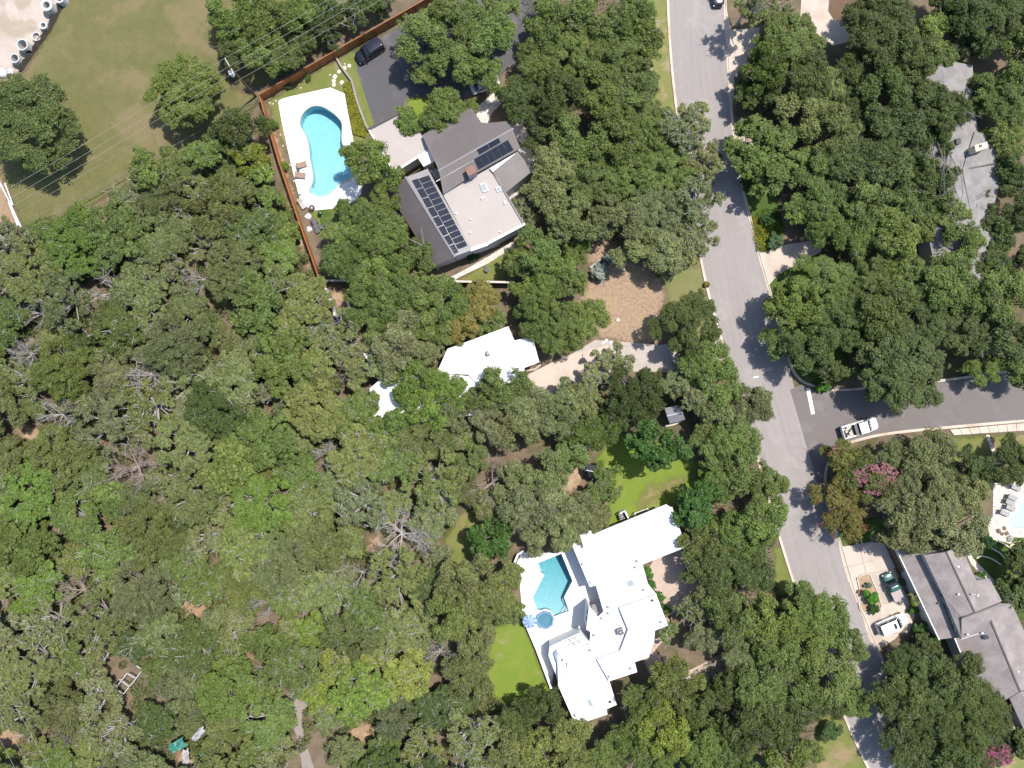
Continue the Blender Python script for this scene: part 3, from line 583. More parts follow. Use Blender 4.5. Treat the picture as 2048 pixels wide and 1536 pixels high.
# --- small white flat-roofed house in the trees
B = thing('house', 'small white flat roofed house half hidden by trees in the middle', 'house', G(960, 720))
blown = mat('white_roof_coating', (.82, .81, .80), (.76, .75, .74), .5, 4, .8, .03, c=(.70, .685, .665), s3=.10)
for P in ([(632, 556, 3.6), (690, 428, 3.6), (1013, 308, 3.6), (1046, 384, 3.6), (1142, 362, 3.6), (1178, 495, 3.6), (1096, 526, 3.6), (1108, 568, 3.6), (1040, 600, 3.6), (880, 640, 3.6), (800, 560, 3.6)],
          [(800, 575, 3.35), (875, 640, 3.35), (1000, 735, 3.35), (940, 770, 3.35), (600, 800, 3.35), (300, 800, 3.35), (272, 640, 3.35), (330, 590, 3.35), (632, 560, 3.35)], [(225, 425, 3.3), (395, 330, 3.3), (470, 450, 3.3), (300, 560, 3.3)]):
    q = z6(P); slab('flat_roof', q, .25, blown, B); walls('wall', q, white_m, B); coping('coping', q, blown, B, .18, .12)
MB().lathe(G(*z6([(905, 450)])[0], 3.6), [(.42, -.02), (.42, .25), (.36, .3), (.36, .45), (.2, .5), (0, .5)], 16).build('turbine_vent', metal_m, B)
cw = [G(*p)[:2] for p in z6([(1110, 548), (1160, 540), (1190, 515), (1192, 490)])]
tag(MB().add(*(lambda a, b: ([(*p, -.02) for p in a] + [(*p, .5) for p in a] + [(*p, .5) for p in b] + [(*p, -.02) for p in b], [(k * 4 + i, k * 4 + i + 1, (k + 1) * 4 + i + 1, (k + 1) * 4 + i) for k in range(3) for i in range(3)]))(*strip(cw, 0, .3))).build('garden_wall', mat('tan_stone', (.5, .42, .32))), 'low curved tan wall by the small white house', 'wall')

# --- large white house
C = thing('house', 'large white flat roofed house wrapping the angular pool', 'house', G(1200, 1200))
Cn = z7([(528, 348, 3.5), (1162, 112, 3.5), (1248, 362, 3.5), (970, 472, 3.5), (1005, 600, 3.5), (1060, 668, 3.5), (830, 748, 3.5), (728, 767, 3.5), (680, 604, 3.5), (640, 614, 3.5)])
Cr = z7([(832, 754, 4.1), (1060, 672, 4.1), (1132, 862, 4.1), (1050, 895, 4.1), (1045, 962, 4.1), (1010, 1066, 4.1), (920, 1096, 4.1), (936, 1160, 4.1), (764, 1216, 4.1), (690, 1086, 4.1), (836, 1030, 4.1), (888, 892, 4.1)])
Ct = z7([(652, 855, 3.55), (735, 772, 3.55), (829, 756, 3.55), (884, 892, 3.55), (832, 1028, 3.55), (688, 1084, 3.55), (640, 980, 3.55)])
Cs = z7([(436, 1056, 3.6), (638, 986, 3.6), (686, 1088, 3.6), (758, 1218, 3.6), (805, 1370, 3.6), (738, 1398, 3.6), (535, 1462, 3.6), (440, 1248, 3.6)])
Cl = z7([(537, 1466, 3.25), (738, 1402, 3.25), (746, 1430, 3.25), (552, 1496, 3.25)])
for q in (Cn, Cr, Ct, Cs, Cl):
    slab('flat_roof', q, .25, blown, C); walls('wall', q, white_m, C); coping('parapet', q, blown, C, .2, .16)
Nb = z7([(575, 290, 4.4), (645, 258, 4.4), (668, 312, 4.4), (602, 376, 4.4)]); slab('chimney', Nb, .3, mat('pale_stucco', (.62, .61, .6)), C); walls('chimney_wall', Nb, white_m, C)
slab('roof_edge_wall', z7([(1040, 128, 3.6), (1128, 92, 3.6), (1162, 114, 3.6), (660, 300, 3.6), (655, 286, 3.6)]), .3, white_m, C)
tw = cc([(388, 522, 5.2), (345, 880, 5.2), (420, 922, 5.2), (545, 690, 5.2)]); slab('tower_roof', tw, .2, blown, C); walls('tower_wall', tw, white_m, C, .1, .1)
for t, h_ in ((.32, 3.9), (.66, 3.8)):
    p = np.array(W(tw)[0]) * (1 - t) + np.array(W(tw)[1]) * t; e = np.array(W(tw)[1]) - np.array(W(tw)[0]); window((p[0] - .0, p[1], h_), .5, 1.4, math.atan2(e[0], -e[1]), C, mat('grey_frame', (.35, .34, .35)), glass_m, .12)
dk = z7([(690, 735, 3.6), (720, 720, 3.6), (735, 765, 3.6), (705, 780, 3.6)]); 
for q in ([(515, 460, 3.62), (580, 440, 3.62), (605, 510, 3.62), (530, 520, 3.62)], [(535, 535, 3.62), (612, 515, 3.62), (635, 565, 3.62), (555, 605, 3.62)]): slab('glass_roof_pane', cc(q), .05, glass_m, C)
slab('balcony', cc([(425, 480, 3.2), (500, 470, 3.2), (540, 620, 3.2), (490, 690, 3.2)]), .15, mat('grey_deck', (.22, .21, .21)), C)
co = z7([(380, 1002, 3.0), (572, 914, 3.0), (642, 976, 3.65), (436, 1056, 3.65)]); cs = slab('conservatory_roof', co, .12, blown, C); walls('conservatory_wall', co, white_m, C, .12, .05)
cream_glass = mat('cream_glass', (.62, .63, .52), (.55, .57, .46), 2, 8, .25)
o0, o1, o2, o3 = (Vector(G(*p)) for p in co)
for j, (v0, v1) in enumerate(((.08, .36), (.48, .78))):
    for i in range(3):
        u0, u1 = .45 + .165 * i, .45 + .165 * i + .15
        f = lambda u, v: (o0.lerp(o1, u)).lerp(o3.lerp(o2, u), v) + Vector((0, 0, .02))
        q = [f(u0, v0), f(u1, v0), f(u1, v1), f(u0, v1)]; fr = MB().slab([x + Vector((0, 0, .05)) for x in q], .08).build('roof_window', dark_m, C); mid = sum(q, Vector()) / 4
        MB().slab([mid + (x - mid) * .86 + Vector((0, 0, .09)) for x in q], .03).build('pane', cream_glass, fr)
bl = z7([(382, 1004, 3.2), (350, 1050, 2.2), (362, 1120, 2.2), (405, 1230, 2.2), (440, 1248, 3.2), (436, 1056, 3.2)])
slab('bay_roof', z7([(382, 1004, 3.3), (374, 1060, 2.9), (420, 1180, 2.9), (442, 1248, 3.3), (437, 1058, 3.25)]), .12, blown, C); walls('bay_wall', z7([(382, 1004, 3.0), (374, 1060, 2.9), (420, 1180, 2.9), (442, 1248, 3.0), (437, 1058, 3.0)]), white_m, C)
slab('bay_window', z7([(408, 1046, 3.62), (428, 1020, 3.8), (470, 1175, 3.45), (455, 1185, 3.7)]), .05, mat('blue_glass', (.30, .36, .44), rough=.15), C)
for p in ((940, 452), (928, 492), (590, 470), (640, 588), (754, 745), (712, 818), (982, 636), (1038, 704), (1094, 842), (898, 1138), (760, 1190), (664, 925), (640, 1022), (466, 1084), (544, 1438), (768, 1352), (1220, 346), (755, 786), (836, 768)):
    q = z7([p])[0]; inr = [h for h, P in ((4.1, Cr), (3.55, Ct), (3.6, Cs), (3.5, Cn)) if inside([q], P)[0]]
    if inr: vent(q, inr[0], C, .2, .3, metal_m if p[0] % 3 else dark_m)
skylight(z7([(866, 580), (912, 562), (930, 608), (880, 626)]), 3.5, C, white_m, sky_m); skylight(z7([(616, 1334), (640, 1326), (666, 1382), (642, 1392)]), 3.6, C, white_m, sky_m)
def ac_unit(c, ang, label, sz=.85, hh=.8):
    t = thing('air_conditioner', label, 'air conditioner', c); MB().box((c[0], c[1], c[2] + hh / 2), (sz, sz, hh), ang).build('casing', mat('ac_grey', (.32, .32, .31)), t)
    MB().lathe((c[0], c[1], c[2] + hh), [(.36 * sz / .85, 0), (.38 * sz / .85, .05), (.33 * sz / .85, .05), (.33 * sz / .85, .01)], 18).build('fan_guard', dark_m, t)
    f = MB()
    for i in range(4): f.box((c[0] + .15 * math.cos(i * 1.57 + .4), c[1] + .15 * math.sin(i * 1.57 + .4), c[2] + hh + .03), (.3, .07, .012), i * 1.57 + .4)
    f.lathe((c[0], c[1], c[2] + hh), [(.08, 0), (.08, .05), (0, .06)], 10); f.build('fan', mat('fan_pale', (.55, .55, .54)), t)
c = G(*cc([(885, 890)])[0], 3.55); ac_unit((c[0], c[1], 3.57), .3, 'grey air conditioner on the white house roof', .9, .9)
c = G(*z7([(842, 168)])[0], .5); ac_unit((c[0], c[1], .1), .35, 'round fan air conditioner in the corner north of the white house')
c = G(*z7([(502, 1110)])[0], 3.6); tag(MB().box((c[0], c[1], 3.85), (.5, .5, .45), .3).box((c[0] - .1, c[1] - .3, 3.72), (.5, .15, .2), .9).build('roof_ventilator', mat('ac_white', (.7, .7, .7))), 'small white box ventilator above the bay of the white house', 'ventilator')
MB().path([G(*p, 3.63) for p in cc([(590, 700), (690, 770), (800, 840)])], .07).build('duct', mat('tan_duct', (.55, .40, .25)), C)
# wing wall, railing, retaining walls of the white house
def line_wall(name, px, hh, wd, m, label, cat='wall', z0=-.05):
    pts = [G(*p)[:2] for p in px]; a, b = strip(pts, -wd / 2, wd / 2); n = len(a)
    vs = [(*p, z0) for p in a] + [(*p, hh) for p in a] + [(*p, hh) for p in b] + [(*p, z0) for p in b]
    fs = [(k * n + i, k * n + i + 1, (k + 1) * n + i + 1, (k + 1) * n + i)[::-1] for k in range(3) for i in range(n - 1)] + [(0, n, 2 * n, 3 * n), (4 * n - 1, 3 * n - 1, 2 * n - 1, n - 1)]
    return tag(MB().add(vs, fs).build(name, m), label, cat)
line_wall('retaining_wall', z7([(205, 790), (300, 1010), (392, 1258)]), .75, .4, white_m, 'white retaining wall at the left of the terrace')
line_wall('retaining_wall', z7([(142, 488), (178, 402), (215, 380)]), 1.2, .3, white_m, 'short white wall at the upper left terrace corner')
line_wall('screen_wall', z7([(822, 140), (852, 122), (886, 190)]), 1.6, .25, white_m, 'white corner screen wall behind the air conditioner')
rl = thing('railing', 'white railing frame at the north side of the white house', 'railing', G(*z7([(975, 140)])[0]))
P = [Vector(G(*p)) for p in z7([(925, 168), (1010, 135), (1002, 112), (920, 142)])]
for h_ in (.9,):
    mb = MB()
    for i in range(4): mb.tube(P[i] + Vector((0, 0, .9)), P[(i + 1) % 4] + Vector((0, 0, .9)), .06, n=5)
    mb.build('rail', white_m, rl)
for p in P: MB().box((p.x, p.y, .45), (.1, .1, .92)).build('post', white_m, rl)

# --- grey shingle house, lower right
D = thing('house', 'grey shingled gable house in the lower right corner', 'house', G(1930, 1250))
def shingle(name, a, b):
    a, b = dim(a), dim(b)
    m, nt, p = new_mat(name); P = wpos(nt); mp = nt.nodes.new('ShaderNodeMapping'); nt.links.new(P, mp.inputs[0]); mp.inputs['Rotation'].default_value = (0, 0, math.radians(65))
    br = nt.nodes.new('ShaderNodeTexBrick'); nt.links.new(mp.outputs[0], br.inputs[0]); br.inputs['Scale'].default_value = 1; br.inputs['Brick Width'].default_value = .45; br.inputs['Row Height'].default_value = .22; br.inputs['Mortar Size'].default_value = .018
    br.inputs['Color1'].default_value = (*a, 1); br.inputs['Color2'].default_value = (*b, 1); br.inputs['Mortar'].default_value = (*[x * .6 for x in b], 1)
    col = mixc(nt, ramp(nt, noise(nt, .5, 5, .65, P), .35, .7), br.outputs[0], tuple(x * 1.18 for x in a)); nt.links.new(col, p.inputs['Base Color']); p.inputs['Roughness'].default_value = .9; p.inputs['Specular IOR Level'].default_value = .15
    bn = nt.nodes.new('ShaderNodeBump'); bn.inputs['Strength'].default_value = .5; bn.inputs['Distance'].default_value = .03; nt.links.new(br.outputs['Fac'], bn.inputs['Height']); bn.invert = True; nt.links.new(bn.outputs[0], p.inputs['Normal']); return m
sh_m = shingle('grey_shingles', (.262, .23, .218), (.232, .203, .193)); sh2_m = shingle('weathered_shingles', (.25, .235, .225), (.225, .21, .20))
DL = d8([(-125, 64, 2.9), (247, 849, 2.9), (440, 825, 3.8), (80, 20, 3.8)]); D1 = d8([(310, 103, 5.8), (550, 612, 5.8), (440, 662, 5.3), (290, 490, 4.8), (115, 130, 4.8)])
D2 = d8([(310, 103, 5.8), (430, 45, 4.7), (565, 345, 4.7), (552, 612, 5.78)]); D3 = d8([(440, 665, 5.55), (550, 616, 5.6), (565, 345, 4.4), (680, 330, 4.4), (785, 520, 5.0), (760, 540, 5.6)])
D4 = d8([(440, 665, 5.6), (760, 540, 5.6), (870, 545, 5.0), (690, 690, 5.45), (610, 790, 4.8), (440, 845, 4.8)]); D5 = d8([(690, 690, 5.4), (610, 790, 4.75), (380, 840, 3.4), (640, 1464, 3.4), (850, 1345, 4.8), (940, 1290, 5.4)])
D6 = d8([(690, 690, 5.4), (870, 545, 4.95), (985, 800, 3.9), (1180, 1240, 3.9), (940, 1290, 5.4)]); D7 = d8([(850, 1352, 4.5), (942, 1294, 5.1), (1100, 1600, 5.1), (1000, 1680, 4.2)]); D8_ = d8([(290, 492, 4.8), (440, 668, 5.3), (440, 845, 4.8)])
D9 = d8([(945, 1296, 5.1), (1185, 1245, 3.9), (1330, 1560, 3.9), (1100, 1600, 5.1)])
siding = mat('pale_siding', (.55, .54, .50), (.48, .47, .44), .6, 6, .8)
for q in (DL, D1, D2, D3, D4, D5, D6, D7, D9): slab('roof_slope', q, .16, sh_m, D)
slab('roof_slope', D8_, .16, sh_m, D)
for q in (DL, D1 + d8([(435, 845, 4.8)]), D2, D3, D5, D6, D7): walls('wall', q if len(q) < 6 or q[0] != D1[0] else [D1[0], D1[1], D1[2], D1[3], D1[4]], siding, D, .18, .35)
tri = d8([(290, 490, 4.72), (435, 845, 4.72)]); mull = mat('green_frame', (.20, .26, .25)); pa, pb = Vector(G(*tri[0])), Vector(G(*tri[1])); dd = (pb - pa).normalized(); ang = math.atan2(dd.y, dd.x) - math.pi / 2
MB().box(((pa.x + pb.x) / 2 , (pa.y + pb.y) / 2, 4.0), ((pb - pa).length, .12, 1.3), math.atan2(dd.y, dd.x)).build('clerestory_wall', mull, D)
for i in range(4):
    c = pa.lerp(pb, .24 + .165 * i); window((c.x + math.cos(ang) * .05, c.y + math.sin(ang) * .05, 4.05), .9, .85, ang, D, mull, glass_m, .1)
ridge_m = mat('ridge_shingle', (.12, .105, .10))
for q in ([(310, 103, 5.8), (550, 612, 5.8)], [(445, 665, 5.58), (760, 540, 5.58)], [(690, 690, 5.4), (940, 1290, 5.4)]): coping('ridge_vent', d8(q), ridge_m, D, .22, .10, False)
coping('gutter', [DL[0], DL[1]], white_m, D, .14, .12, False); coping('gutter', [D5[2], D5[3]], white_m, D, .14, .12, False)
coping('flashing', d8([(440, 845, 4.8), (610, 790, 4.82)]), mat('pale_flashing', (.6, .58, .57)), D, .1, .06, False)
for p, h_ in (((404, 458), 5.4), ((568, 468), 5.2), ((480, 800), 5.0), ((606, 788), 4.9), ((842, 962), 4.7), ((912, 1118), 4.7), ((438, 302), 5.0), ((402, 222), 5.2), ((232, 535), 3.4)): vent(d8([p])[0], h_, D, .15, .35, white_m if p[0] != 232 else dark_m)
MB().tube(G(*d8([(520, 462)])[0], 5.9), G(*d8([(560, 466)])[0], 5.9), .09).tube(G(*d8([(520, 462)])[0], 5.9), G(*d8([(520, 462)])[0], 5.2), .09).build('flue', metal_m, D)
skylight(d8([(612, 815), (655, 808), (670, 838), (628, 848)]), 4.85, D, dark_m, glass_m)
slab('porch_beam', d8([(790, 540, 4.5), (880, 500, 4.5), (890, 515, 4.5), (800, 556, 4.5)]), .2, white_m, D)
flat('path', d8([(460, 75), (490, 70), (545, 165), (640, 260), (720, 350), (775, 480), (770, 505), (700, 400), (600, 290), (520, 200)]), flag_m, .03, 'cream stone path curving behind the grey shingled house')
line_wall('privacy_wall', y1([(520, 135), (590, 265), (600, 300)]), 1.9, .15, mat('brown_boards', (.16, .11, .08), (.12, .085, .06)), 'brown board wall at the top of the pale driveway')

# --- house under the oaks, upper right
E = thing('house', 'grey roofed house half hidden by oaks in the upper right', 'house', G(1940, 320))
e1 = [(1885, 120, 4.4), (1945, 130, 3.4), (1960, 330, 3.4), (1990, 480, 3.4), (2010, 560, 3.4), (1950, 570, 4.4), (1920, 420, 4.4), (1900, 300, 4.4)]
e2 = [(1885, 120, 4.4), (1900, 300, 4.4), (1920, 420, 4.4), (1950, 570, 4.4), (1880, 585, 3.4), (1850, 440, 3.4), (1840, 300, 3.4), (1830, 130, 3.4)]
e3 = [(1950, 262, 3.75), (2012, 285, 3.6), (2010, 335, 3.6), (1985, 420, 3.6), (1945, 440, 4.05), (1925, 340, 4.22)]; e4 = [(1811, 428, 3.2), (1850, 385, 3.4), (1900, 380, 3.9), (1895, 420, 3.9)]
for q in (e1, e2, e3, e4): slab('roof_slope', q, .16 if q is not e3 else .06, sh2_m, E)
for q in (e1, e2, e3): walls('wall', q, siding, E, .2, .4)
coping('ridge_vent', z5([(1395, 1005, 4.15), (1590, 965, 4.0)]), ridge_m, E, .18, .08, False); coping('ridge_vent', z5([(1340, 1035, 4.35), (1362, 1135, 4.3)]), ridge_m, E, .15, .08, False)
c1 = MB().prism(W2(z5([(1475, 858), (1548, 836), (1556, 872), (1482, 896)]), 5.6), 3.4, 5.6).build('chimney', mat('cream_block', (.70, .63, .45), (.62, .55, .39)), E)
MB().prism(W2(z5([(1502, 856), (1516, 852), (1519, 866), (1505, 870)]), 5.7), 5.5, 5.72).build('flue', dark_m, c1)
skylight(z5([(1358, 822), (1386, 816), (1392, 848), (1362, 854)]), 4.35, E, dark_m, glass_m)

# --- garden huts
def hut(name, P, hh, label, roof, cat='shed', ridge=None):
    t = thing(name, label, cat, G(*np.mean([p[:2] for p in P], axis=0))); n = len(P)
    a, b, c, d = P; m0 = ((a[0] + b[0]) / 2, (a[1] + b[1]) / 2); m1 = ((c[0] + d[0]) / 2, (c[1] + d[1]) / 2)
    for s in ([(*a, hh), (*m0, hh + .5), (*m1, hh + .5), (*d, hh)], [(*m0, hh + .5), (*b, hh), (*c, hh), (*m1, hh + .5)]): slab('roof_slope', s, .08, roof, t)
    coping('ridge_cap', [(*m0, hh + .5), (*m1, hh + .5)], mat('ridge_pale', (.5, .5, .52)), t, .12, .06, False)
    walls('wall', [(*a, hh), (*b, hh), (*c, hh), (*d, hh)], mat('weathered_wood', (.3, .25, .19), (.22, .18, .13), 2, 9), t, .1, .3); return t
y4 = Z(1100, 760, 4.8)
hut('garden_shed', y4([(1100, 270), (1150, 420), (1300, 380), (1245, 240)]), 2.3, 'small grey metal roofed shed between the dark oaks', mat('dark_tin', (.20, .20, .23), (.15, .15, .175), 2, 9, .5))
hut('garden_shed', y4([(330, 800), (370, 930), (480, 960), (500, 830)]), 2.2, 'black roofed hut in the trees above the white house', mat('black_tin', (.03, .03, .034), rough=.4))
line_wall('edging', y4([(1105, 440), (1180, 425), (1260, 395)]), .3, .3, mat('limestone', (.62, .56, .45)), 'short limestone edging below the small grey shed')

# ------------------------------------------------------------ fences, walls, poles
rust_m = mat('rust_boards', (.40, .155, .05), (.30, .11, .035), 1.2, 10, .8, .2)
post_m = mat('fence_post', (.24, .10, .045))
def board_fence(px, hh, label, board_m, step=2.4, bw=.14):
    pts = [Vector(G(*p)) for p in px]; t = thing('fence', label, 'fence', pts[0])
    for a, b in zip(pts[:-1], pts[1:]):
        L = (b - a).length; n = max(1, round(L / step)); d = (b - a).normalized(); ang = math.atan2(d.y, d.x)
        for i in range(n):
            p = a + d * (L * i / n); mb = MB(); l = L / n; k = max(1, int(l / bw))
            for j in range(k):
                c = p + d * (l * (j + .5) / k); top = hh + random.uniform(-.015, .015)
                mb.box((c.x, c.y, top / 2 + .02), (l / k - .012, .022 + .006 * (j % 2), top), ang)
            mb.box((*(p + d * l / 2)[:2], hh + .05), (l, .12, .035), ang).build('panel', board_m, t)
            q = p - Vector((-d.y, d.x, 0)) * .08; MB().box((q.x, q.y, hh / 2), (.09, .09, hh)).build('post', post_m, t)
    return t
board_fence([(527, 200), (565, 330), (602, 440), (645, 562)], 1.9, 'rust orange board fence down the left side of the pool yard', rust_m)
board_fence([(527, 200), (700, 100), (858, 10), (900, -14)], 2.0, 'rust orange board fence along the field and black driveway', rust_m)
board_fence([(645, 564), (760, 566), (895, 566), (1000, 568), (1085, 573)], 1.8, 'dark brown board fence with pale cap below the metal roofed house', mat('brown_fence', (.13, .085, .055), (.09, .06, .04), 1.5, 9))
cream = mat('pale_cap', (.62, .56, .48))
for a, b in (((648, 564), (698, 565)), ((820, 565), (862, 566)), ((905, 566), (945, 567)), ((970, 567), (1022, 568)), ((1048, 571), (1085, 573))):
    line_wall('wall_cap', [a, b], 1.95, .3, cream, {648: 'pale wall cap at the left end of the brown fence', 820: 'pale wall cap left of the flagstone walk', 905: 'pale wall cap at the foot of the flagstone walk', 970: 'pale wall cap right of the flagstone walk', 1048: 'pale wall cap at the right end of the brown fence'}[a[0]], 'wall', 1.90)
line_wall('garden_wall', [(650, 570), (662, 600), (672, 630), (686, 655)], .9, .35, mat('whitewash', (.66, .66, .68)), 'white garden wall running down from the rust fence corner')
stone_m = mat('limestone', (.62, .56, .45))
line_wall('garden_wall', z2([(838, 375), (880, 450), (950, 545), (985, 680), (1040, 830), (1065, 880)]), .5, .3, mat('grey_timber', (.33, .30, .26), (.22, .2, .17)), 'grey timber edging between pool yard and black driveway', 'edging')
line_wall('edging', z4([(1, 1)]) if False else y6([(170, 325), (250, 265), (300, 230)]), .35, .35, mat('grey_log', (.38, .36, .34)), 'grey log edging at the top of the tan lot', 'edging')
def chain_fence(px, label):
    pts = [Vector(G(*p)) for p in px]; t = thing('fence', label, 'fence', pts[0]); mb = MB(); fm = mat('galvanised', (.5, .5, .5)); mesh = MB(); hh = 1.5
    for a, b in zip(pts[:-1], pts[1:]):
        L = (b - a).length; n = max(1, round(L / 3)); mb.tube(a + Vector((0, 0, hh)), b + Vector((0, 0, hh)), .03, n=5)
        for i in range(n + 1): p = a.lerp(b, i / n); MB().tube(p, p + Vector((0, 0, hh + .05)), .035, n=6).build('post', fm, t)
        m = int(L / .35)
        for i in range(m):
            p = a.lerp(b, i / m); q = a.lerp(b, min(1, (i + 3) / m)); mesh.tube(p, q + Vector((0, 0, hh)), .006, n=3, cap=False); mesh.tube(p + Vector((0, 0, hh)), q, .006, n=3, cap=False)
    mb.build('top_rail', fm, t); mesh.build('wire_mesh', fm, t); return t
chain_fence([(58, 470), (180, 400), (300, 330), (420, 262), (526, 203)], 'grey chain link fence between the field and the wood')
chain_fence([(540, 186), (650, 122), (780, 48), (850, 4)], 'grey wire fence just behind the rust board fence')
# silt fence: a low sagging black cloth band
pts = resample([G(*p)[:2] for p in [(135, -12), (118, 22), (100, 58), (66, 105), (41, 142)]], 26); vs = []
for i, p in enumerate(pts):
    j = .06 * math.sin(i * 1.9); vs += [(p[0] + j, p[1], 0), (p[0] - .12 + j, p[1] + .05, .62 + .08 * math.sin(i * 2.3)), (p[0] + .25 + j, p[1] - .18, .02)]
sf = MB().add(vs, [f for i in range(len(pts) - 1) for f in ((3 * i, 3 * i + 3, 3 * i + 4, 3 * i + 1), (3 * i, 3 * i + 2, 3 * i + 5, 3 * i + 3), (3 * i + 1, 3 * i + 4, 3 * i + 5, 3 * i + 2))])
tag(sf.build('silt_fence', mat('black_cloth', (.03, .024, .02), (.05, .04, .03))), 'black silt fence along the gravel yard edge', 'fence')
# concrete pipes
pipe_m = mat('precast_concrete', (.52, .53, .51), (.44, .45, .44), 1, 9, .85, .1)
def pipe(cx, cy, ro, ri, hh, label, hole=None):
    c = p6([(cx, cy)])[0]; ro *= S / 9.04; ri *= S / 9.04; g = G(*c, hh); g = (g[0], g[1], 0)
    o = MB().lathe(g, [(ri, .02), (ri, hh - .02), (ri + .02, hh), (ro - .02, hh), (ro, hh - .02), (ro, 0)], 36)
    o.f = o.f[:-2]
    t = o.build('concrete_pipe', pipe_m, smooth=False); tag(t, label, 'pipe', 'concrete pipes on the gravel yard')
    if hole:
        a = hole; d = Vector((math.cos(a), math.sin(a), 0)); p = Vector((g[0], g[1], .6)) + d * (ro + .01)
        MB().tube(p - d * .05, p + d * .005, .42, n=18).build('side_opening', mat('pipe_dark', (.03, .03, .03)), t)
pipe(835, 88, 108, 60, 1.6, 'tallest concrete pipe section, second along the gravel yard from the top'); pipe(775, 455, 72, 42, .8, 'small thick walled concrete pipe with narrow bore')
pipe(650, 655, 84, 62, .55, 'shortest concrete pipe section showing orange soil inside'); pipe(395, 805, 104, 82, 1.5, 'wide concrete pipe with a round side opening', math.radians(-60)); pipe(258, 1050, 86, 66, 1.3, 'concrete pipe nearest the big field oak')
pipe(1065, -40, 92, 60, 1.2, 'concrete pipe cut by the top edge of the picture')
for k, ((u, v), r) in enumerate((((8, 148), .7), ((22, 145), .55))):
    me = MB(); c = G(u, v); me.lathe(c, [(r, 0), (r * 1.05, r * .3), (r * .8, r * .8), (r * .3, r * 1.05), (0, r * 1.1)], 9)
    me.v = [(x + random.uniform(-.12, .12), y + random.uniform(-.12, .12), z + random.uniform(-.08, .08) * (z > .05)) for x, y, z in me.v]; tag(me.build('sandbag', mat('white_bag', (.75, .75, .74)), smooth=True), ('larger' if k == 0 else 'smaller') + ' white bulk bag above the big field oak', 'bag')
wp = mat('white_pvc', (.78, .79, .8))
for k, (a, b, r) in enumerate((((2, 366), (26, 414), .11), ((12, 367), (28, 411), .10), ((20, 404), (39, 452), .20), ((24, 412), (44, 455), .13))):
    tag(MB().tube((*G(*a)[:2], .25), (*G(*b)[:2], .25), r, n=10).build('plastic_pipe', wp), ['long white pipe nearest the left edge, upper end', 'white pipe beside the upper field corner', 'thick white pipe lying below the other two', 'thin white pipe on the field side, lower end'][k], 'pipe', 'white pipes at the left edge')
tag(MB().tube((*G(-8, 468)[:2], .35), (*G(24, 446)[:2], .35), .32, n=12).build('culvert_pipe', mat('black_plastic', (.025, .025, .027), rough=.5)), 'black corrugated pipe, upper of two at the left edge', 'pipe', 'black pipes at the left edge')
tag(MB().tube((*G(-8, 476)[:2], .3), (*G(18, 460)[:2], .3), .28, n=12).build('culvert_pipe', mat('black_plastic', (.025, .025, .027), rough=.5)), 'black corrugated pipe, lower of two at the left edge', 'pipe', 'black pipes at the left edge')
# utility pole and lines
pb = Vector(G(512, 193)); pole = thing('utility_pole', 'wooden utility pole with transformer at the field corner', 'utility pole', pb)
wood = mat('pole_wood', (.17, .115, .075), (.12, .08, .05)); PH = 10.4; ld = Vector((.862, .507, 0)); lp = Vector((-.507, .862, 0))
MB().tube(pb, pb + Vector((0, 0, PH)), .17, .12, 10).build('pole', wood, pole)
arm = pb + Vector((0, 0, PH - .5)); MB().box(arm - lp * -.2, (2.6, .12, .14), math.atan2(lp.y, lp.x)).build('crossarm', mat('pale_wood', (.52, .48, .45)), pole)
tr = pb - ld * .45 - lp * .1 + Vector((0, 0, PH - 2.2)); MB().lathe(tr, [(.28, 0), (.3, .05), (.3, .95), (.33, .97), (.2, 1.08), (0, 1.1)], 16).build('transformer', mat('grey_can', (.66, .68, .70), rough=.4), pole)
for k in (0, 1): p = tr + Vector((.12 * (k * 2 - 1), 0, 1.05)); MB().tube(p, p + Vector((0, 0, .35)), .05, n=8).build('bushing', white_m, pole)
for k in (-.95, .15, 1.45): p = arm + lp * k; MB().lathe((p.x, p.y, p.z + .06), [(.04, 0), (.08, .08), (.04, .14), (.07, .2), (0, .24)], 8).build('insulator', white_m, pole)
MB().path([pb + Vector((0, 0, 6)) + lp * .1, pb - ld * .2 - lp * 1.1], .03).build('guy_wire', dark_m, pole)
wire_m = mat('wire', (.42, .41, .39), rough=.5); dwire = mat('dark_cable', (.05, .045, .04))
def wire(name, a, b, sag, r, m, label, cat='power line', n=16):
    a, b = Vector(a), Vector(b); pts = [a.lerp(b, i / n) - Vector((0, 0, sag * 4 * (i / n) * (1 - i / n))) for i in range(n + 1)]; return tag(MB().path(pts, r, 4).build(name, m), label, cat, 'overhead wires')
for k, (off, z) in enumerate(((1.45, PH - .2), (.15, PH - .2), (-.95, PH - .2), (-.4, PH - 3.4))):
    lab = ['uppermost overhead wire', 'second overhead wire from the top', 'third overhead wire from the top', 'lowest dark overhead cable'][k]
    c = pb + lp * off + Vector((0, 0, z))
    wire('power_line', c, c - ld * 62, .7, .015 if k < 3 else .022, wire_m if k < 3 else mat('grey_cable', (.3, .27, .22)), lab + ' left of the utility pole'); wire('power_line', c, c + ld * 62, .7, .015 if k < 3 else .022, wire_m if k < 3 else mat('grey_cable', (.3, .27, .22)), lab + ' right of the utility pole')
for k, ((a, b), (c, d)) in enumerate((((-60, 1375), (60, 1600)), ((-60, 1320), (90, 1600)), ((-40, 1290), (130, 1600)), ((-30, 1360), (40, 1480)))):
    if k < 3: wire('power_line', G(a, b, 8.5), G(c, d, 8.5), .3, .015, wire_m, ['leftmost', 'middle', 'rightmost'][k] + ' of three wires over the bottom left corner')

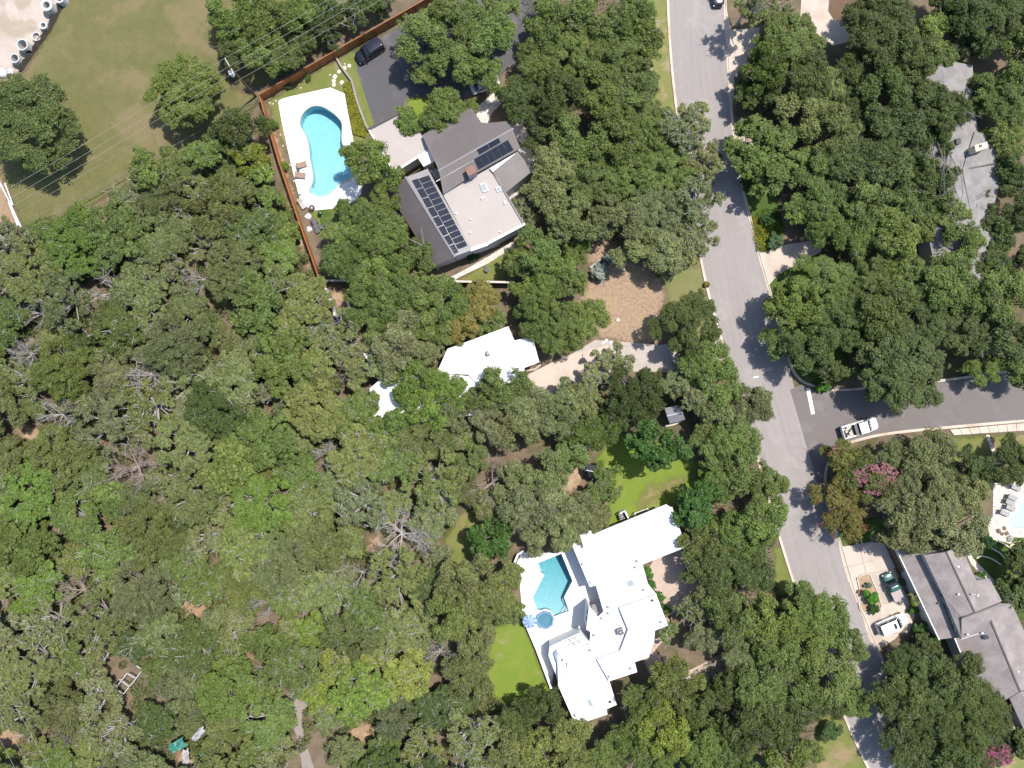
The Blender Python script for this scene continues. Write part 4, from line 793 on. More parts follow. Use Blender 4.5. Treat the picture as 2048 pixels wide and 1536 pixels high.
# ------------------------------------------------------------ vehicles
tyre_m = mat('tyre', (.018, .018, .018), rough=.8); rim_m = mat('rim', (.45, .45, .46), rough=.3, metal=.7)
def paint(name, col, rough=.25):
    if name in MATS: return MATS[name]
    m, nt, p = new_mat(name); p.inputs['Base Color'].default_value = (*col, 1); p.inputs['Roughness'].default_value = rough; p.inputs['Coat Weight'].default_value = .5; p.inputs['Coat Roughness'].default_value = .08; MATS[name] = m; return m
car_glass, _, cg = new_mat('car_glass'); cg.inputs['Base Color'].default_value = (.012, .015, .017, 1); cg.inputs['Roughness'].default_value = .04; cg.inputs['Specular IOR Level'].default_value = .8
lamp_m = paint('head_lamp', (.7, .72, .74), .1); tail_m = paint('tail_lamp', (.35, .02, .02), .2)
def loft(secs, close=True):
    """secs: list of rings with equal counts"""
    mb = MB(); n = len(secs[0]); vs = [p for s_ in secs for p in s_]; fs = [(k * n + i, k * n + (i + 1) % n, (k + 1) * n + (i + 1) % n, (k + 1) * n + i) for k in range(len(secs) - 1) for i in range(n)]
    fs += [tuple(range(n - 1, -1, -1)), tuple((len(secs) - 1) * n + i for i in range(n))]; return mb.add(vs, fs)
def section(x, hw, z0, z1, r=.18, top_in=.06):
    """car cross-section ring at x: rounded box, slightly narrower at top"""
    return [(x, -hw + .05, z0), (x, hw - .05, z0), (x, hw, z0 + .12), (x, hw + .02, (z0 + z1) / 2), (x, hw - top_in * .4, z1 - r * .8), (x, hw - top_in - r * .4, z1 - r * .2), (x, hw - top_in - r, z1), (x, -hw + top_in + r, z1), (x, -hw + top_in + r * .4, z1 - r * .2), (x, -hw + top_in * .4, z1 - r * .8), (x, -hw - .02, (z0 + z1) / 2), (x, -hw, z0 + .12)]
def place(mb, px, ang):
    g = G(*px); ca, sa = math.cos(ang), math.sin(ang); mb.v = [(g[0] + x * ca - y * sa, g[1] + x * sa + y * ca, z) for x, y, z in mb.v]; return mb
def rrect(x0, x1, hw, r, z, n=3):
    pts = []
    for cx, cy, a0 in ((x1 - r, hw - r, 0), (x0 + r, hw - r, 90), (x0 + r, -hw + r, 180), (x1 - r, -hw + r, 270)):
        for i in range(n + 1): a = math.radians(a0 + 90 * i / n); pts.append((cx + r * math.cos(a), cy + r * math.sin(a), z))
    return pts
def vehicle(name, label, cat, px, head, L, Wd, Ht, col, kind='suv', trim=None, group=None, extra=None, z=0.035):
    """head: image direction (du, dv) of the front"""
    ang = math.atan2(-head[1], head[0]); t = thing(name, label, cat, G(*px), group); hw = Wd / 2; body_m = col; zb = .28; zh = Ht * .56 if kind != 'car' else Ht * .60
    x0, x1 = -L / 2, L / 2; P = lambda mb, nm, m, par=t, sm=False: place(mb, px, ang).build(nm, m, par, sm)
    hood = zh - .02; deck = zh if kind != 'car' else zh - .02
    st = [(x0, hw * .80, zb + .14, deck - .12), (x0 + .08, hw * .92, zb, deck - .02), (x0 + .35, hw, zb - .04, deck), (0, hw, zb - .05, zh), (x1 - 1.35, hw, zb - .04, zh - .01), (x1 - .6, hw * .985, zb - .02, hood - .06), (x1 - .25, hw * .92, zb, hood - .13), (x1 - .07, hw * .80, zb + .06, hood - .22), (x1, hw * .66, zb + .14, hood - .32)]
    body = P(loft([section(*q) for q in st]), 'body', body_m, sm=True)
    # greenhouse
    if kind == 'suv': cb = (x0 + .10, x1 - 1.08); cr = (x0 + .28, x1 - 2.08)
    elif kind == 'car': cb = (x0 + .5, x1 - 1.05); cr = (x0 + 1.2, x1 - 2.05)
    else: cb = (x1 - 3.4, x1 - 1.12) if L > 5.2 else (x1 - 2.8, x1 - 1.05); cr = (cb[0] + .14, cb[1] - .92)
    lo = rrect(cb[0], cb[1], hw - .07, .16, zh - .05); md = rrect(cb[0] + (cr[0] - cb[0]) * .5, cb[1] + (cr[1] - cb[1]) * .5, hw - .13, .2, (zh + Ht) / 2); hi = rrect(cr[0], cr[1], hw - .15, .2, Ht - .04)
    P(loft([lo, md, hi]), 'window_glass', car_glass, sm=True)
    rf = P(loft([rrect(cr[0] - .06, cr[1] + .08, hw - .12, .2, Ht - .06), rrect(cr[0] - .02, cr[1] + .03, hw - .14, .2, Ht - .01), rrect(cr[0] + .1, cr[1] - .1, hw - .3, .2, Ht + .02)]), 'roof', body_m, sm=True)
    if kind != 'pickup' : P(MB().tube((cr[0] + .2, hw - .25, Ht + .04), (cr[1] - .15, hw - .25, Ht + .04), .025, n=5).tube((cr[0] + .2, -hw + .25, Ht + .04), (cr[1] - .15, -hw + .25, Ht + .04), .025, n=5), 'roof_rail', trim or dark_m, rf)
    for sy in (-1, 1):
        pil = MB()
        for xb, xr in ((cb[0] + .06, cr[0] + .03), (cb[1] - .08, cr[1] - .0), ((cb[0] + cb[1]) / 2 - .05, (cr[0] + cr[1]) / 2)):
            pil.tube((xb, sy * (hw - .085), zh - .02), (xr, sy * (hw - .15), Ht - .03), .045, n=5)
        P(pil, 'pillar', body_m)
        P(MB().box((cb[1] - .45, sy * (hw + .10), zh + .08), (.14, .2, .15)), 'mirror', body_m if kind != 'pickup' else dark_m)
        P(MB().box((x1 - .16, sy * hw * .66, zb + .30), (.16, .34, .14), 0), 'headlight', lamp_m); P(MB().box((x0 + .05, sy * hw * .80, zb + .48), (.1, .2, .28), 0), 'taillight', tail_m)
        for wx in (x0 + L * .19, x1 - L * .185):
            wc = (wx, sy * (hw - .10), .36); tm = place(MB().tube((wx, sy * (hw - .22), .36), (wx, sy * (hw + .015), .36), .36, n=18), px, ang).build('wheel', tyre_m, t); P(MB().tube((wx, sy * (hw), .36), (wx, sy * (hw + .025), .36), .22, n=12), 'rim', rim_m, tm)
    P(MB().box((x0 + .02, 0, zb + .2), (.14, Wd * .86, .22)), 'rear_bumper', dark_m if kind == 'pickup' else body_m); P(MB().box((x1 - .02, 0, zb + .16), (.1, Wd * .62, .2)), 'front_grille', dark_m)
    P(MB().box((cb[1] - .12, .25, zh + .03), (.03, .6, .02), .3).box((cb[1] - .12, -.3, zh + .03), (.03, .6, .02), .3), 'wiper', dark_m)
    if extra: extra(t, P, locals())
    for o in t.children_recursive: pass
    t.location.z += z
    return t
def bed(load):
    def f(t, P, v):
        x0 = v['x0']; xb = v['cb'][0]; hw = v['hw']; zh = v['zh']
        P(MB().box(((x0 + xb) / 2 + .02, 0, zh + .012), (xb - x0 - .2, (hw - .16) * 2, .02)), 'bed_floor', mat('bed_liner', (.06, .06, .065)))
        for sy in (-1, 1): P(MB().box(((x0 + xb) / 2, sy * (hw - .10), zh + .10), (xb - x0 - .06, .13, .22)), 'bed_rail', v['body_m'])
        P(MB().box((x0 + .07, 0, zh + .10), (.1, (hw - .17) * 2, .22)), 'tailgate', v['body_m'] if load != 'white' else mat('grey_can', (.66, .68, .70)))
        if load == 'tan': P(MB().add([(x, y, z) for z in (zh + .2, zh + .25) for x, y in ((x0 + .1, -hw + .08), (xb - .05, -hw + .08), (xb - .05, hw - .08), (x0 + .1, hw - .08))], [(4, 5, 6, 7), (0, 1, 5, 4), (1, 2, 6, 5), (2, 3, 7, 6), (3, 0, 4, 7)]), 'bed_cover', mat('tan_cover', (.40, .33, .315), (.36, .3, .285)))
        else:
            P(MB().box((xb - .28, 0, zh + .22), (.5, (hw - .12) * 2, .42)), 'tool_box', mat('tool_box', (.09, .09, .10), rough=.4))
            ld = MB(); rr = random.Random(3)
            for i in range(14): ld.box((x0 + .3 + rr.random() * (xb - x0 - 1.2), rr.uniform(-.7, .7), zh + .1 + rr.random() * .12), (rr.uniform(.15, .5), rr.uniform(.1, .4), .12), rr.random() * 3)
            P(ld, 'cargo', mat('cargo', (.7, .66, .6), (.45, .33, .22), 3, 8))
    return f
def sunroof(t, P, v):
    xr = v['cr']; P(MB().box((xr[1] - .45, 0, v['Ht'] + .03), (.42, .85, .02)), 'sunroof', car_glass, v['rf'])
    for k in (.35, .62): P(MB().box((xr[0] + (xr[1] - xr[0]) * k, 0, v['Ht'] + .022), (.02, v['Wd'] - .7, .012)), 'roof_seam', mat('seam_grey', (.3, .3, .3)), v['rf'])
vehicle('suv', 'black station wagon style vehicle parked on the black driveway by the rust fence', 'car', (741, 107), (-.84, .545), 4.75, 1.95, 1.78, paint('black_paint', (.006, .007, .012)))
vehicle('pickup_truck', 'white pickup truck with loaded bed driving on the side street', 'truck', (1714, 855), (.96, -.28), 5.75, 2.0, 1.9, paint('white_paint', (.78, .78, .78)), 'pickup', extra=bed('white'))
vehicle('pickup_truck', 'dark green pickup truck with tan bed cover on the slab driveway', 'truck', (1780, 1171), (-.42, -.91), 4.6, 1.75, 1.6, paint('green_paint', (.015, .075, .058)), 'pickup', extra=bed('tan'))
vehicle('suv', 'white four wheel drive vehicle with sunroof on the slab driveway', 'car', (1779, 1244), (.92, -.39), 4.9, 1.95, 1.85, paint('white_paint', (.78, .78, .78)), 'suv', extra=sunroof)
vehicle('car', 'black car cut by the top edge on the main street', 'car', (1433, -12), (.05, 1), 4.6, 1.85, 1.5, paint('black_paint', (.006, .007, .012)), 'car')
vehicle('car', 'white car under the roadside oak left of the street', 'car', (1376, 292), (.12, .99), 4.6, 1.85, 1.55, paint('white_paint', (.78, .78, .78)), 'car')
vehicle('car', 'silver car under the trees above the metal roofed house', 'car', (970, 172), (.93, -.36), 4.6, 1.85, 1.5, paint('silver_paint', (.5, .53, .56)), 'car')

# ------------------------------------------------------------ furniture and small things
def lounger(px, head, label, frame, cushion, L=1.95, Wd=.68, group=None, back=.45, z0=.05):
    ang = math.atan2(-head[1], head[0]); t = thing('sun_lounger', label, 'lounger', (*G(*px)[:2], z0), group); P = lambda mb, n, m: place(mb, px, ang).build(n, m, t)
    P(MB().box((-.25, 0, .33 + z0), (L - .5, Wd, .09)), 'seat', cushion)
    c = MB(); xb = L / 2 - .5; c.add([(xb, -Wd / 2, .3 + z0), (xb, Wd / 2, .3 + z0), (xb + .55, Wd / 2, .3 + back + z0), (xb + .55, -Wd / 2, .3 + back + z0), (xb - .03, -Wd / 2, .39 + z0), (xb - .03, Wd / 2, .39 + z0), (xb + .5, Wd / 2, .38 + back + z0), (xb + .5, -Wd / 2, .38 + back + z0)], [(3, 2, 1, 0), (4, 5, 6, 7), (0, 1, 5, 4), (1, 2, 6, 5), (2, 3, 7, 6), (3, 0, 4, 7)]); P(c, 'backrest', cushion)
    for sx in (-1, 1):
        for sy in (-1, 1): P(MB().box((sx * (L / 2 - .35) - .1, sy * (Wd / 2 - .05), .15 + z0), (.06, .06, .3)), 'leg', frame)
    return t
wood_m = mat('teak', (.33, .22, .16), (.25, .165, .12), 3, 14); grey_c = mat('grey_sling', (.36, .345, .33), (.3, .29, .28), 3, 12); char_m = mat('charcoal_wicker', (.085, .08, .085), (.065, .06, .065), 4, 16)
lounger((605, 331), (-.95, .3), 'upper brown wooden lounger on the white pool deck', dark_m, wood_m, 1.5, .85); lounger((603, 352), (-.98, -.1), 'lower brown wooden lounger on the white pool deck', dark_m, wood_m, 1.5, .85)
lounger((605, 409), (-.5, -.85), 'pale wicker lounger by the fence below the pool', dark_m, mat('pale_wicker', (.5, .45, .4), (.36, .32, .28), 5, 16), 1.6, .7)
def table(px, r, hh, label, m, z0=.05):
    c = G(*px); t = thing('side_table', label, 'table', (c[0], c[1], z0)); MB().lathe((c[0], c[1], hh + z0), [(r, -.04), (r, 0), (0, .002)], 14).build('table_top', m, t); MB().tube((c[0], c[1], z0), (c[0], c[1], hh + z0 - .03), .05, n=8).build('leg', dark_m, t); return t
table((598, 343), .25, .45, 'small dark side table between the wooden loungers', dark_m)
c = G(625, 417); fpz = thing('fire_pit', 'round dark fire pit at the edge of the white deck', 'fire pit', c); MB().lathe((c[0], c[1], 0), [(.42, 0), (.48, .45), (.46, .5), (.2, .5), (.2, .38), (0, .38)], 10).build('bowl', mat('bronze', (.1, .07, .065)), fpz); MB().lathe((c[0], c[1], .4), [(.16, 0), (.14, .12), (0, .15)], 9).build('stones', mat('white_stone', (.75, .73, .7)), fpz)
gc = G(642, 429); gr = thing('grill', 'black barbecue grill on the green square lawn', 'grill', gc); MB().lathe((gc[0], gc[1], .55), [(.12, 0), (.3, .12), (.33, .25), (.25, .42), (0, .5)], 14).build('kettle', mat('grill_black', (.02, .02, .02), rough=.3), gr)
for i in range(3): a = i * 2.1; MB().tube((gc[0] + .3 * math.cos(a), gc[1] + .3 * math.sin(a), 0), (gc[0] + .1 * math.cos(a), gc[1] + .1 * math.sin(a), .6), .02, n=5).build('leg', dark_m, gr)
def seat(px, ang, sx, sy, label, arm=True, name='outdoor_sofa'):
    t = thing(name, label, 'sofa', G(*px)); P = lambda mb, n, m: place(mb, px, math.radians(ang)).build(n, m, t)
    P(MB().box((0, 0, .16), (sx, sy, .28)), 'base', char_m); k = max(1, round(sx / .75))
    for i in range(k): P(MB().box((-sx / 2 + sx * (i + .5) / k, -.05, .36), (sx / k - .04, sy - .16, .12)), 'cushion', mat('charcoal_cushion', (.12, .115, .12), (.1, .095, .1), 4, 15))
    if arm: P(MB().box((0, sy / 2 - .07, .48), (sx, .14, .42)), 'backrest', char_m)
seat((630, 444), 115, .8, .85, 'charcoal corner seat, upper of the outdoor sofa set', True); seat((634, 458), 115, 1.5, .85, 'long charcoal bench, lower left of the outdoor sofa set', False); seat((644, 455), 20, .7, .7, 'square charcoal ottoman beside the long bench', False, 'ottoman'); seat((655, 452), 20, .7, .7, 'square charcoal ottoman farthest right of the sofa set', False, 'ottoman')
for k, (px, hd) in enumerate(zip(q6([(640, 395), (590, 540), (555, 610), (560, 690), (475, 765)]), [(-.95, -.2)] * 5)):
    lounger(px, (-.93, -.37), ['topmost', 'second from the top', 'middle', 'fourth from the top', 'lowest'][k] + ' grey lounger on the flagstone deck at the right edge', dark_m, grey_c, 1.75, .72, 'loungers on the flagstone deck')
rk = mat('boulder', (.26, .17, .13), (.15, .11, .09), 2, 8, .9, .4)
def rock(px, r, label, m=rk, name='boulder', sq=.6, seed=0, parent=None):
    rr = random.Random(seed + int(px[0] * 7 + px[1])); c = G(*px); mb = MB(); mb.lathe(c, [(r * .9, -.05), (r, r * .2 * sq), (r * .75, r * .65 * sq), (r * .35, r * .95 * sq), (0, r * sq)], 8)
    mb.v = [(x + rr.uniform(-.18, .18) * r, y + rr.uniform(-.18, .18) * r, z + rr.uniform(-.1, .1) * r * (z > .02)) for x, y, z in mb.v]; o = mb.build(name, m, parent); return tag(o, label, 'rock') if not parent else o
for k, (p, r) in enumerate(zip(q6([(410, 1040), (500, 995), (465, 1080), (535, 1070)]), (.42, .36, .35, .4))): rock(p, r, ['leftmost', 'topmost', 'lower middle', 'rightmost'][k] + ' brown boulder beside the pale aqua pool', seed=k)
rock(q6([(575, 1150)])[0], .62, 'large grey boulder below the brown boulders by the pale aqua pool', mat('grey_boulder', (.36, .34, .31), (.25, .235, .21), 2, 8, .9, .4))
# cream half-round board leaning by the right pool
c = G(*q6([(650, 1225)])[0]); tag(MB().prism([(c[0] + 1.0 * math.cos(a) * (1 if True else 0) - .0, c[1] + .42 * math.sin(a) + .35 * math.cos(a)) for a in np.linspace(0, 2 * math.pi, 20, endpoint=False)], .1, .4).build('cover_board', mat('cream_gelcoat', (.75, .70, .42), rough=.4)), 'cream half round cover on the lawn below the right pool', 'cover')
line_wall('edging', q6([(100, 1205), (220, 1245), (330, 1300), (430, 1360), (490, 1430)]), .3, .22, stone_m, 'upper curved limestone edging on the terraced lawn', 'edging'); line_wall('edging', q6([(80, 1430), (150, 1400), (240, 1415), (340, 1460), (440, 1530)]), .3, .22, stone_m, 'lower curved limestone edging on the terraced lawn', 'edging')
line_wall('edging', q6([(300, 1135), (420, 1190), (560, 1270), (690, 1330)]), .3, .2, stone_m, 'straight pale edging below the flagstone deck', 'edging')
# stepping stones
def stones(name, pts, r, label, m):
    t = thing(name, label, 'stepping stones', G(*pts[0])); rr = random.Random(len(pts))
    for p in pts:
        c = G(*p); q = [(c[0] + r * rr.uniform(.75, 1.15) * math.cos(a + .2), c[1] + r * rr.uniform(.75, 1.15) * math.sin(a + .2)) for a in np.linspace(0, 2 * math.pi, 7, endpoint=False)]
        MB().prism(q, -.05, .06).build('stone', m, t)
stones('stepping_stones', z2([(930, 440), (900, 455), (862, 478), (836, 512), (828, 540), (828, 568), (882, 552)]), .36, 'pale stepping stones curving through the pool yard', mat('pale_stone', (.72, .64, .52), (.62, .54, .43), 2, 8))
stones('stepping_stones', z8([(1446, 632), (1455, 655), (1466, 682), (1474, 708), (1484, 730), (1492, 755)]), .32, 'pale stepping stones on the lawn by the side street', mat('pale_stone', (.72, .64, .52)))
stones('stepping_stones', [(1207, 686), (1213, 681), (1222, 685), (1230, 689), (1236, 640)], .28, 'white stones beside the gravel driveway below the tan lot', mat('white_stone', (.75, .73, .7)))
stones('border_stones', [(540, 206), (546, 208), (552, 202), (556, 252), (561, 270), (566, 292), (580, 330), (660, 150), (690, 128), (664, 118), (600, 390), (588, 362), (602, 176), (618, 430)], .17, 'pale border stones scattered along the rust fence', mat('tan_stone_small', (.50, .43, .34)))
for k, (p, r) in enumerate(zip(p4([(310, 1140), (330, 1350)]), (.5, .42))): rock(p, r, ['upper', 'lower'][k] + ' white limestone boulder beside the fence below the pool', mat('white_stone', (.75, .73, .7)), sq=.7)
# striped parasol by the spa
uc = G(*pc([(303, 1180)])[0], 2.2); um = thing('parasol', 'blue and white striped parasol beside the octagonal spa', 'parasol', (uc[0], uc[1], 0))
MB().tube((uc[0], uc[1], 0), (uc[0], uc[1], 2.45), .03, n=8).build('pole', alu_m, um); MB().lathe((uc[0], uc[1], .05), [(.3, 0), (.3, .06), (0, .08)], 12).build('base', dark_m, um)
bl_m = mat('blue_canvas', (.16, .27, .62), (.14, .24, .57)); pb_m = mat('pale_blue_canvas', (.40, .50, .76))
for i in range(16):
    a0, a1 = 2 * math.pi * i / 16, 2 * math.pi * (i + 1) / 16; R = 1.12; rim = lambda a, j: R * (1 if j % 2 == 0 else .93)
    p = [(uc[0], uc[1], 2.42), (uc[0] + rim(a0, i) * math.cos(a0), uc[1] + rim(a0, i) * math.sin(a0), 2.02), (uc[0] + rim(a1, i + 1) * math.cos(a1), uc[1] + rim(a1, i + 1) * math.sin(a1), 2.02)]
    MB().slab(p, .012).build('canopy_gore', bl_m if i % 2 else pb_m, um)
c0 = z7([(412, 965)])[0]; ls = thing('loveseat', 'tan cushioned loveseat on the white terrace', 'sofa', (*G(*c0)[:2], .06)); P = lambda mb, n, m: place(mb, c0, math.radians(16)).build(n, m, ls)
P(MB().box((0, 0, .26), (1.5, .8, .26)), 'base', mat('brown_wicker', (.22, .14, .1))); P(MB().box((0, .38, .5), (1.55, .12, .5)), 'backrest', mat('brown_wicker', (.22, .14, .1)))
for i in (-1, 1): P(MB().box((.36 * i, -.05, .44), (.68, .62, .14)), 'cushion', mat('tan_cushion', (.55, .42, .32)))
# planter island in the slab driveway
pl = thing('planter', 'raised gravel planter island in the slab driveway', 'planter', G(1728, 1190)); op = y8([(785, 800), (815, 775), (880, 752), (920, 765), (945, 830), (1000, 950), (1035, 1090), (980, 1135), (850, 1150), (815, 1120), (800, 1050), (855, 1030), (815, 925)])
MB().prism(W2(op), -.02, .10).build('gravel', mat('brown_gravel', (.42, .30, .2), (.27, .19, .12), 3, 12, .9, .5), pl)
P_ = W2(op); n = len(P_)
for i in range(n):
    a_, b_ = Vector(P_[i]), Vector(P_[(i + 1) % n]); m_ = (a_ + b_) / 2; dv_ = b_ - a_; MB().box((m_.x, m_.y, .10 + .002 * (i % 2)), (dv_.length + .1, .16, .22), math.atan2(dv_.y, dv_.x)).build('kerb_stone', kerb_m, pl)
c = G(*y8([(797, 937)])[0]); tag(MB().lathe(c, [(.2, 0), (.3, .15), (.28, .42), (.22, .45), (0, .4)], 12).build('flower_pot', mat('terracotta', (.22, .1, .085))), 'round dark red pot left of the planter island', 'pot')
mbx = thing('mailbox', 'white mailbox on a post by the upper street kerb', 'mailbox', G(1468, 157)); c = G(1468, 157); MB().box((c[0], c[1], .55), (.1, .1, 1.1)).build('post', wood, mbx); MB().box((c[0], c[1], 1.2), (.5, .22, .24), 1.4).build('box', white_m, mbx)
mbx = thing('mailbox', 'dark mailbox on a post by the tan lot kerb', 'mailbox', G(1408, 593)); c = G(1408, 593); MB().box((c[0], c[1], .5), (.1, .1, 1.0)).build('post', wood, mbx); MB().box((c[0], c[1], 1.1), (.5, .22, .22), .3).build('box', dark_m, mbx)
# white timber frame and tarps in the lower wood
tf = thing('timber_frame', 'white timber frame standing in the lower left wood', 'frame', G(252, 1360)); fm = mat('white_timber', (.5, .49, .47)); HF = 2.2
for a, b in (((685, 742), (795, 608)), ((650, 648), (722, 697)), ((745, 575), (798, 606)), ((795, 608), (862, 516)), ((655, 690), (745, 575)), ((800, 530), (830, 555)), ((700, 610), (760, 655))):
    p, q = (Vector(G(*x, HF)) for x in y2([a, b])); d = q - p; mid = (p + q) / 2; MB().box((mid.x, mid.y, HF), (d.length, .14, .12), math.atan2(d.y, d.x)).build('beam', fm, tf)
for a in ((685, 742), (795, 608), (650, 648), (745, 575), (862, 516)): p = G(*y2([a])[0], HF); MB().box((p[0], p[1], HF / 2), (.1, .1, HF)).build('post', fm, tf)
def tarp(px, sx, sy, ang, m, label, seed, name='tarp', z=1.2):
    rr = random.Random(seed); n = 9; c = G(*px, z); ca, sa = math.cos(ang), math.sin(ang); vs = []
    for i in range(n):
        for j in range(n):
            x = (i / (n - 1) - .5) * sx * rr.uniform(.85, 1.1); y = (j / (n - 1) - .5) * sy * rr.uniform(.85, 1.1); vs.append((c[0] + x * ca - y * sa, c[1] + x * sa + y * ca, z + rr.uniform(-.28, .28) - .5 * (abs(x / sx) + abs(y / sy))))
    tag(MB().add(vs, [(i * n + j, (i + 1) * n + j, (i + 1) * n + j + 1, i * n + j + 1) for i in range(n - 1) for j in range(n - 1)]).build(name, m), label, 'tarp')
teal = mat('teal_tarp', (.05, .21, .17), (.08, .27, .21), 2, 8, .5); sil = mat('silver_tarp', (.5, .51, .53), (.38, .39, .42), 2, 8, .35)
tarp((352, 1494), 2.6, 1.4, .5, teal, 'large crumpled teal tarp in the bottom left wood', 1, z=3.6); tarp((405, 1512), 1.0, .8, .2, teal, 'small teal tarp right of the bare soil at the bottom', 2, z=3.2); tarp((264, 1508), .9, .8, .9, teal, 'small teal tarp left of the crumpled tarps', 3, z=3.2)
tarp((395, 1470), 2.4, 1.0, .9, sil, 'grey tarp above the teal tarp', 4, z=3.6); tarp((369, 1515), 1.0, 2.2, .1, mat('white_sheet', (.45, .43, .42)), 'white crumpled sheet below the teal tarp', 5, z=2.6)

# ------------------------------------------------------------ trees and shrubs
def leaf_mat(name, tl=.28, spec=.25):
    m, nt, p = new_mat(name); oi = nt.nodes.new('ShaderNodeObjectInfo'); at = nt.nodes.new('ShaderNodeAttribute'); at.attribute_name = 'tone'
    sp = nt.nodes.new('ShaderNodeSeparateColor'); nt.links.new(at.outputs['Color'], sp.inputs[0])
    col = mixc(nt, 1.0, oi.outputs['Color'], (1, 1, 1), 'MULTIPLY')
    hs = nt.nodes.new('ShaderNodeHueSaturation'); nt.links.new(col, hs.inputs['Color'])
    nt.links.new(math_n(nt, 'MULTIPLY', sp.outputs[0], 2.0), hs.inputs['Value'])
    nt.links.new(math_n(nt, 'ADD', math_n(nt, 'MULTIPLY', sp.outputs[1], .08), .46), hs.inputs['Hue'])
    nt.links.new(hs.outputs[0], p.inputs['Base Color']); p.inputs['Roughness'].default_value = .55; p.inputs['Specular IOR Level'].default_value = spec
    tr = nt.nodes.new('ShaderNodeBsdfTranslucent'); mx = nt.nodes.new('ShaderNodeMixShader'); mx.inputs[0].default_value = tl
    nt.links.new(mixc(nt, 1, hs.outputs[0], (1.1, 1.15, .6), 'MULTIPLY'), tr.inputs[0]); nt.links.new(p.outputs[0], mx.inputs[1]); nt.links.new(tr.outputs[0], mx.inputs[2]); nt.links.new(mx.outputs[0], nt.nodes['Material Output'].inputs[0]); return m
leaf_m = leaf_mat('leaves'); petal_m = leaf_mat('petals', .2, .1)
bark_m = mat('oak_bark', (.27, .245, .22), (.16, .14, .12), 3, 14, .9); deadm = mat('bleached_wood', (.40, .375, .35), (.30, .28, .26), 3, 14, .9); browndead = mat('brown_twigs', (.30, .245, .215), (.22, .175, .15), 3, 14, .9)
def leaves_mesh(name, C, Nrm, Tan, ln, wd, tone, hue, m=None):
    """diamond-shaped leaf sprays: centres, normals, long axes"""
    k = len(C); Nrm /= np.linalg.norm(Nrm, axis=1)[:, None] + 1e-9; B = np.cross(Nrm, Tan); B /= np.linalg.norm(B, axis=1)[:, None] + 1e-9; T = np.cross(B, Nrm)
    fold = Nrm * (wd * .22)[:, None]
    V = np.stack([C + T * (ln / 2)[:, None], C + B * (wd / 2)[:, None] - fold, C - T * (ln / 2)[:, None], C - B * (wd / 2)[:, None] - fold], 1).reshape(-1, 3)
    me = bpy.data.meshes.new(name); me.vertices.add(4 * k); me.loops.add(4 * k); me.polygons.add(k)
    me.vertices.foreach_set('co', V.astype(np.float32).ravel()); me.loops.foreach_set('vertex_index', np.arange(4 * k, dtype=np.int32))
    me.polygons.foreach_set('loop_start', np.arange(0, 4 * k, 4, dtype=np.int32)); me.polygons.foreach_set('loop_total', np.full(k, 4, np.int32))
    at = me.attributes.new('tone', 'FLOAT_COLOR', 'POINT'); tc = np.zeros((k, 4), np.float32); tc[:, 0] = tone; tc[:, 1] = hue; tc[:, 3] = 1
    at.data.foreach_set('color', np.repeat(tc, 4, axis=0).ravel()); me.update(calc_edges=True); me.materials.append(m or leaf_m); return me
def unit(v): return v / (np.linalg.norm(v, axis=-1, keepdims=True) + 1e-9)
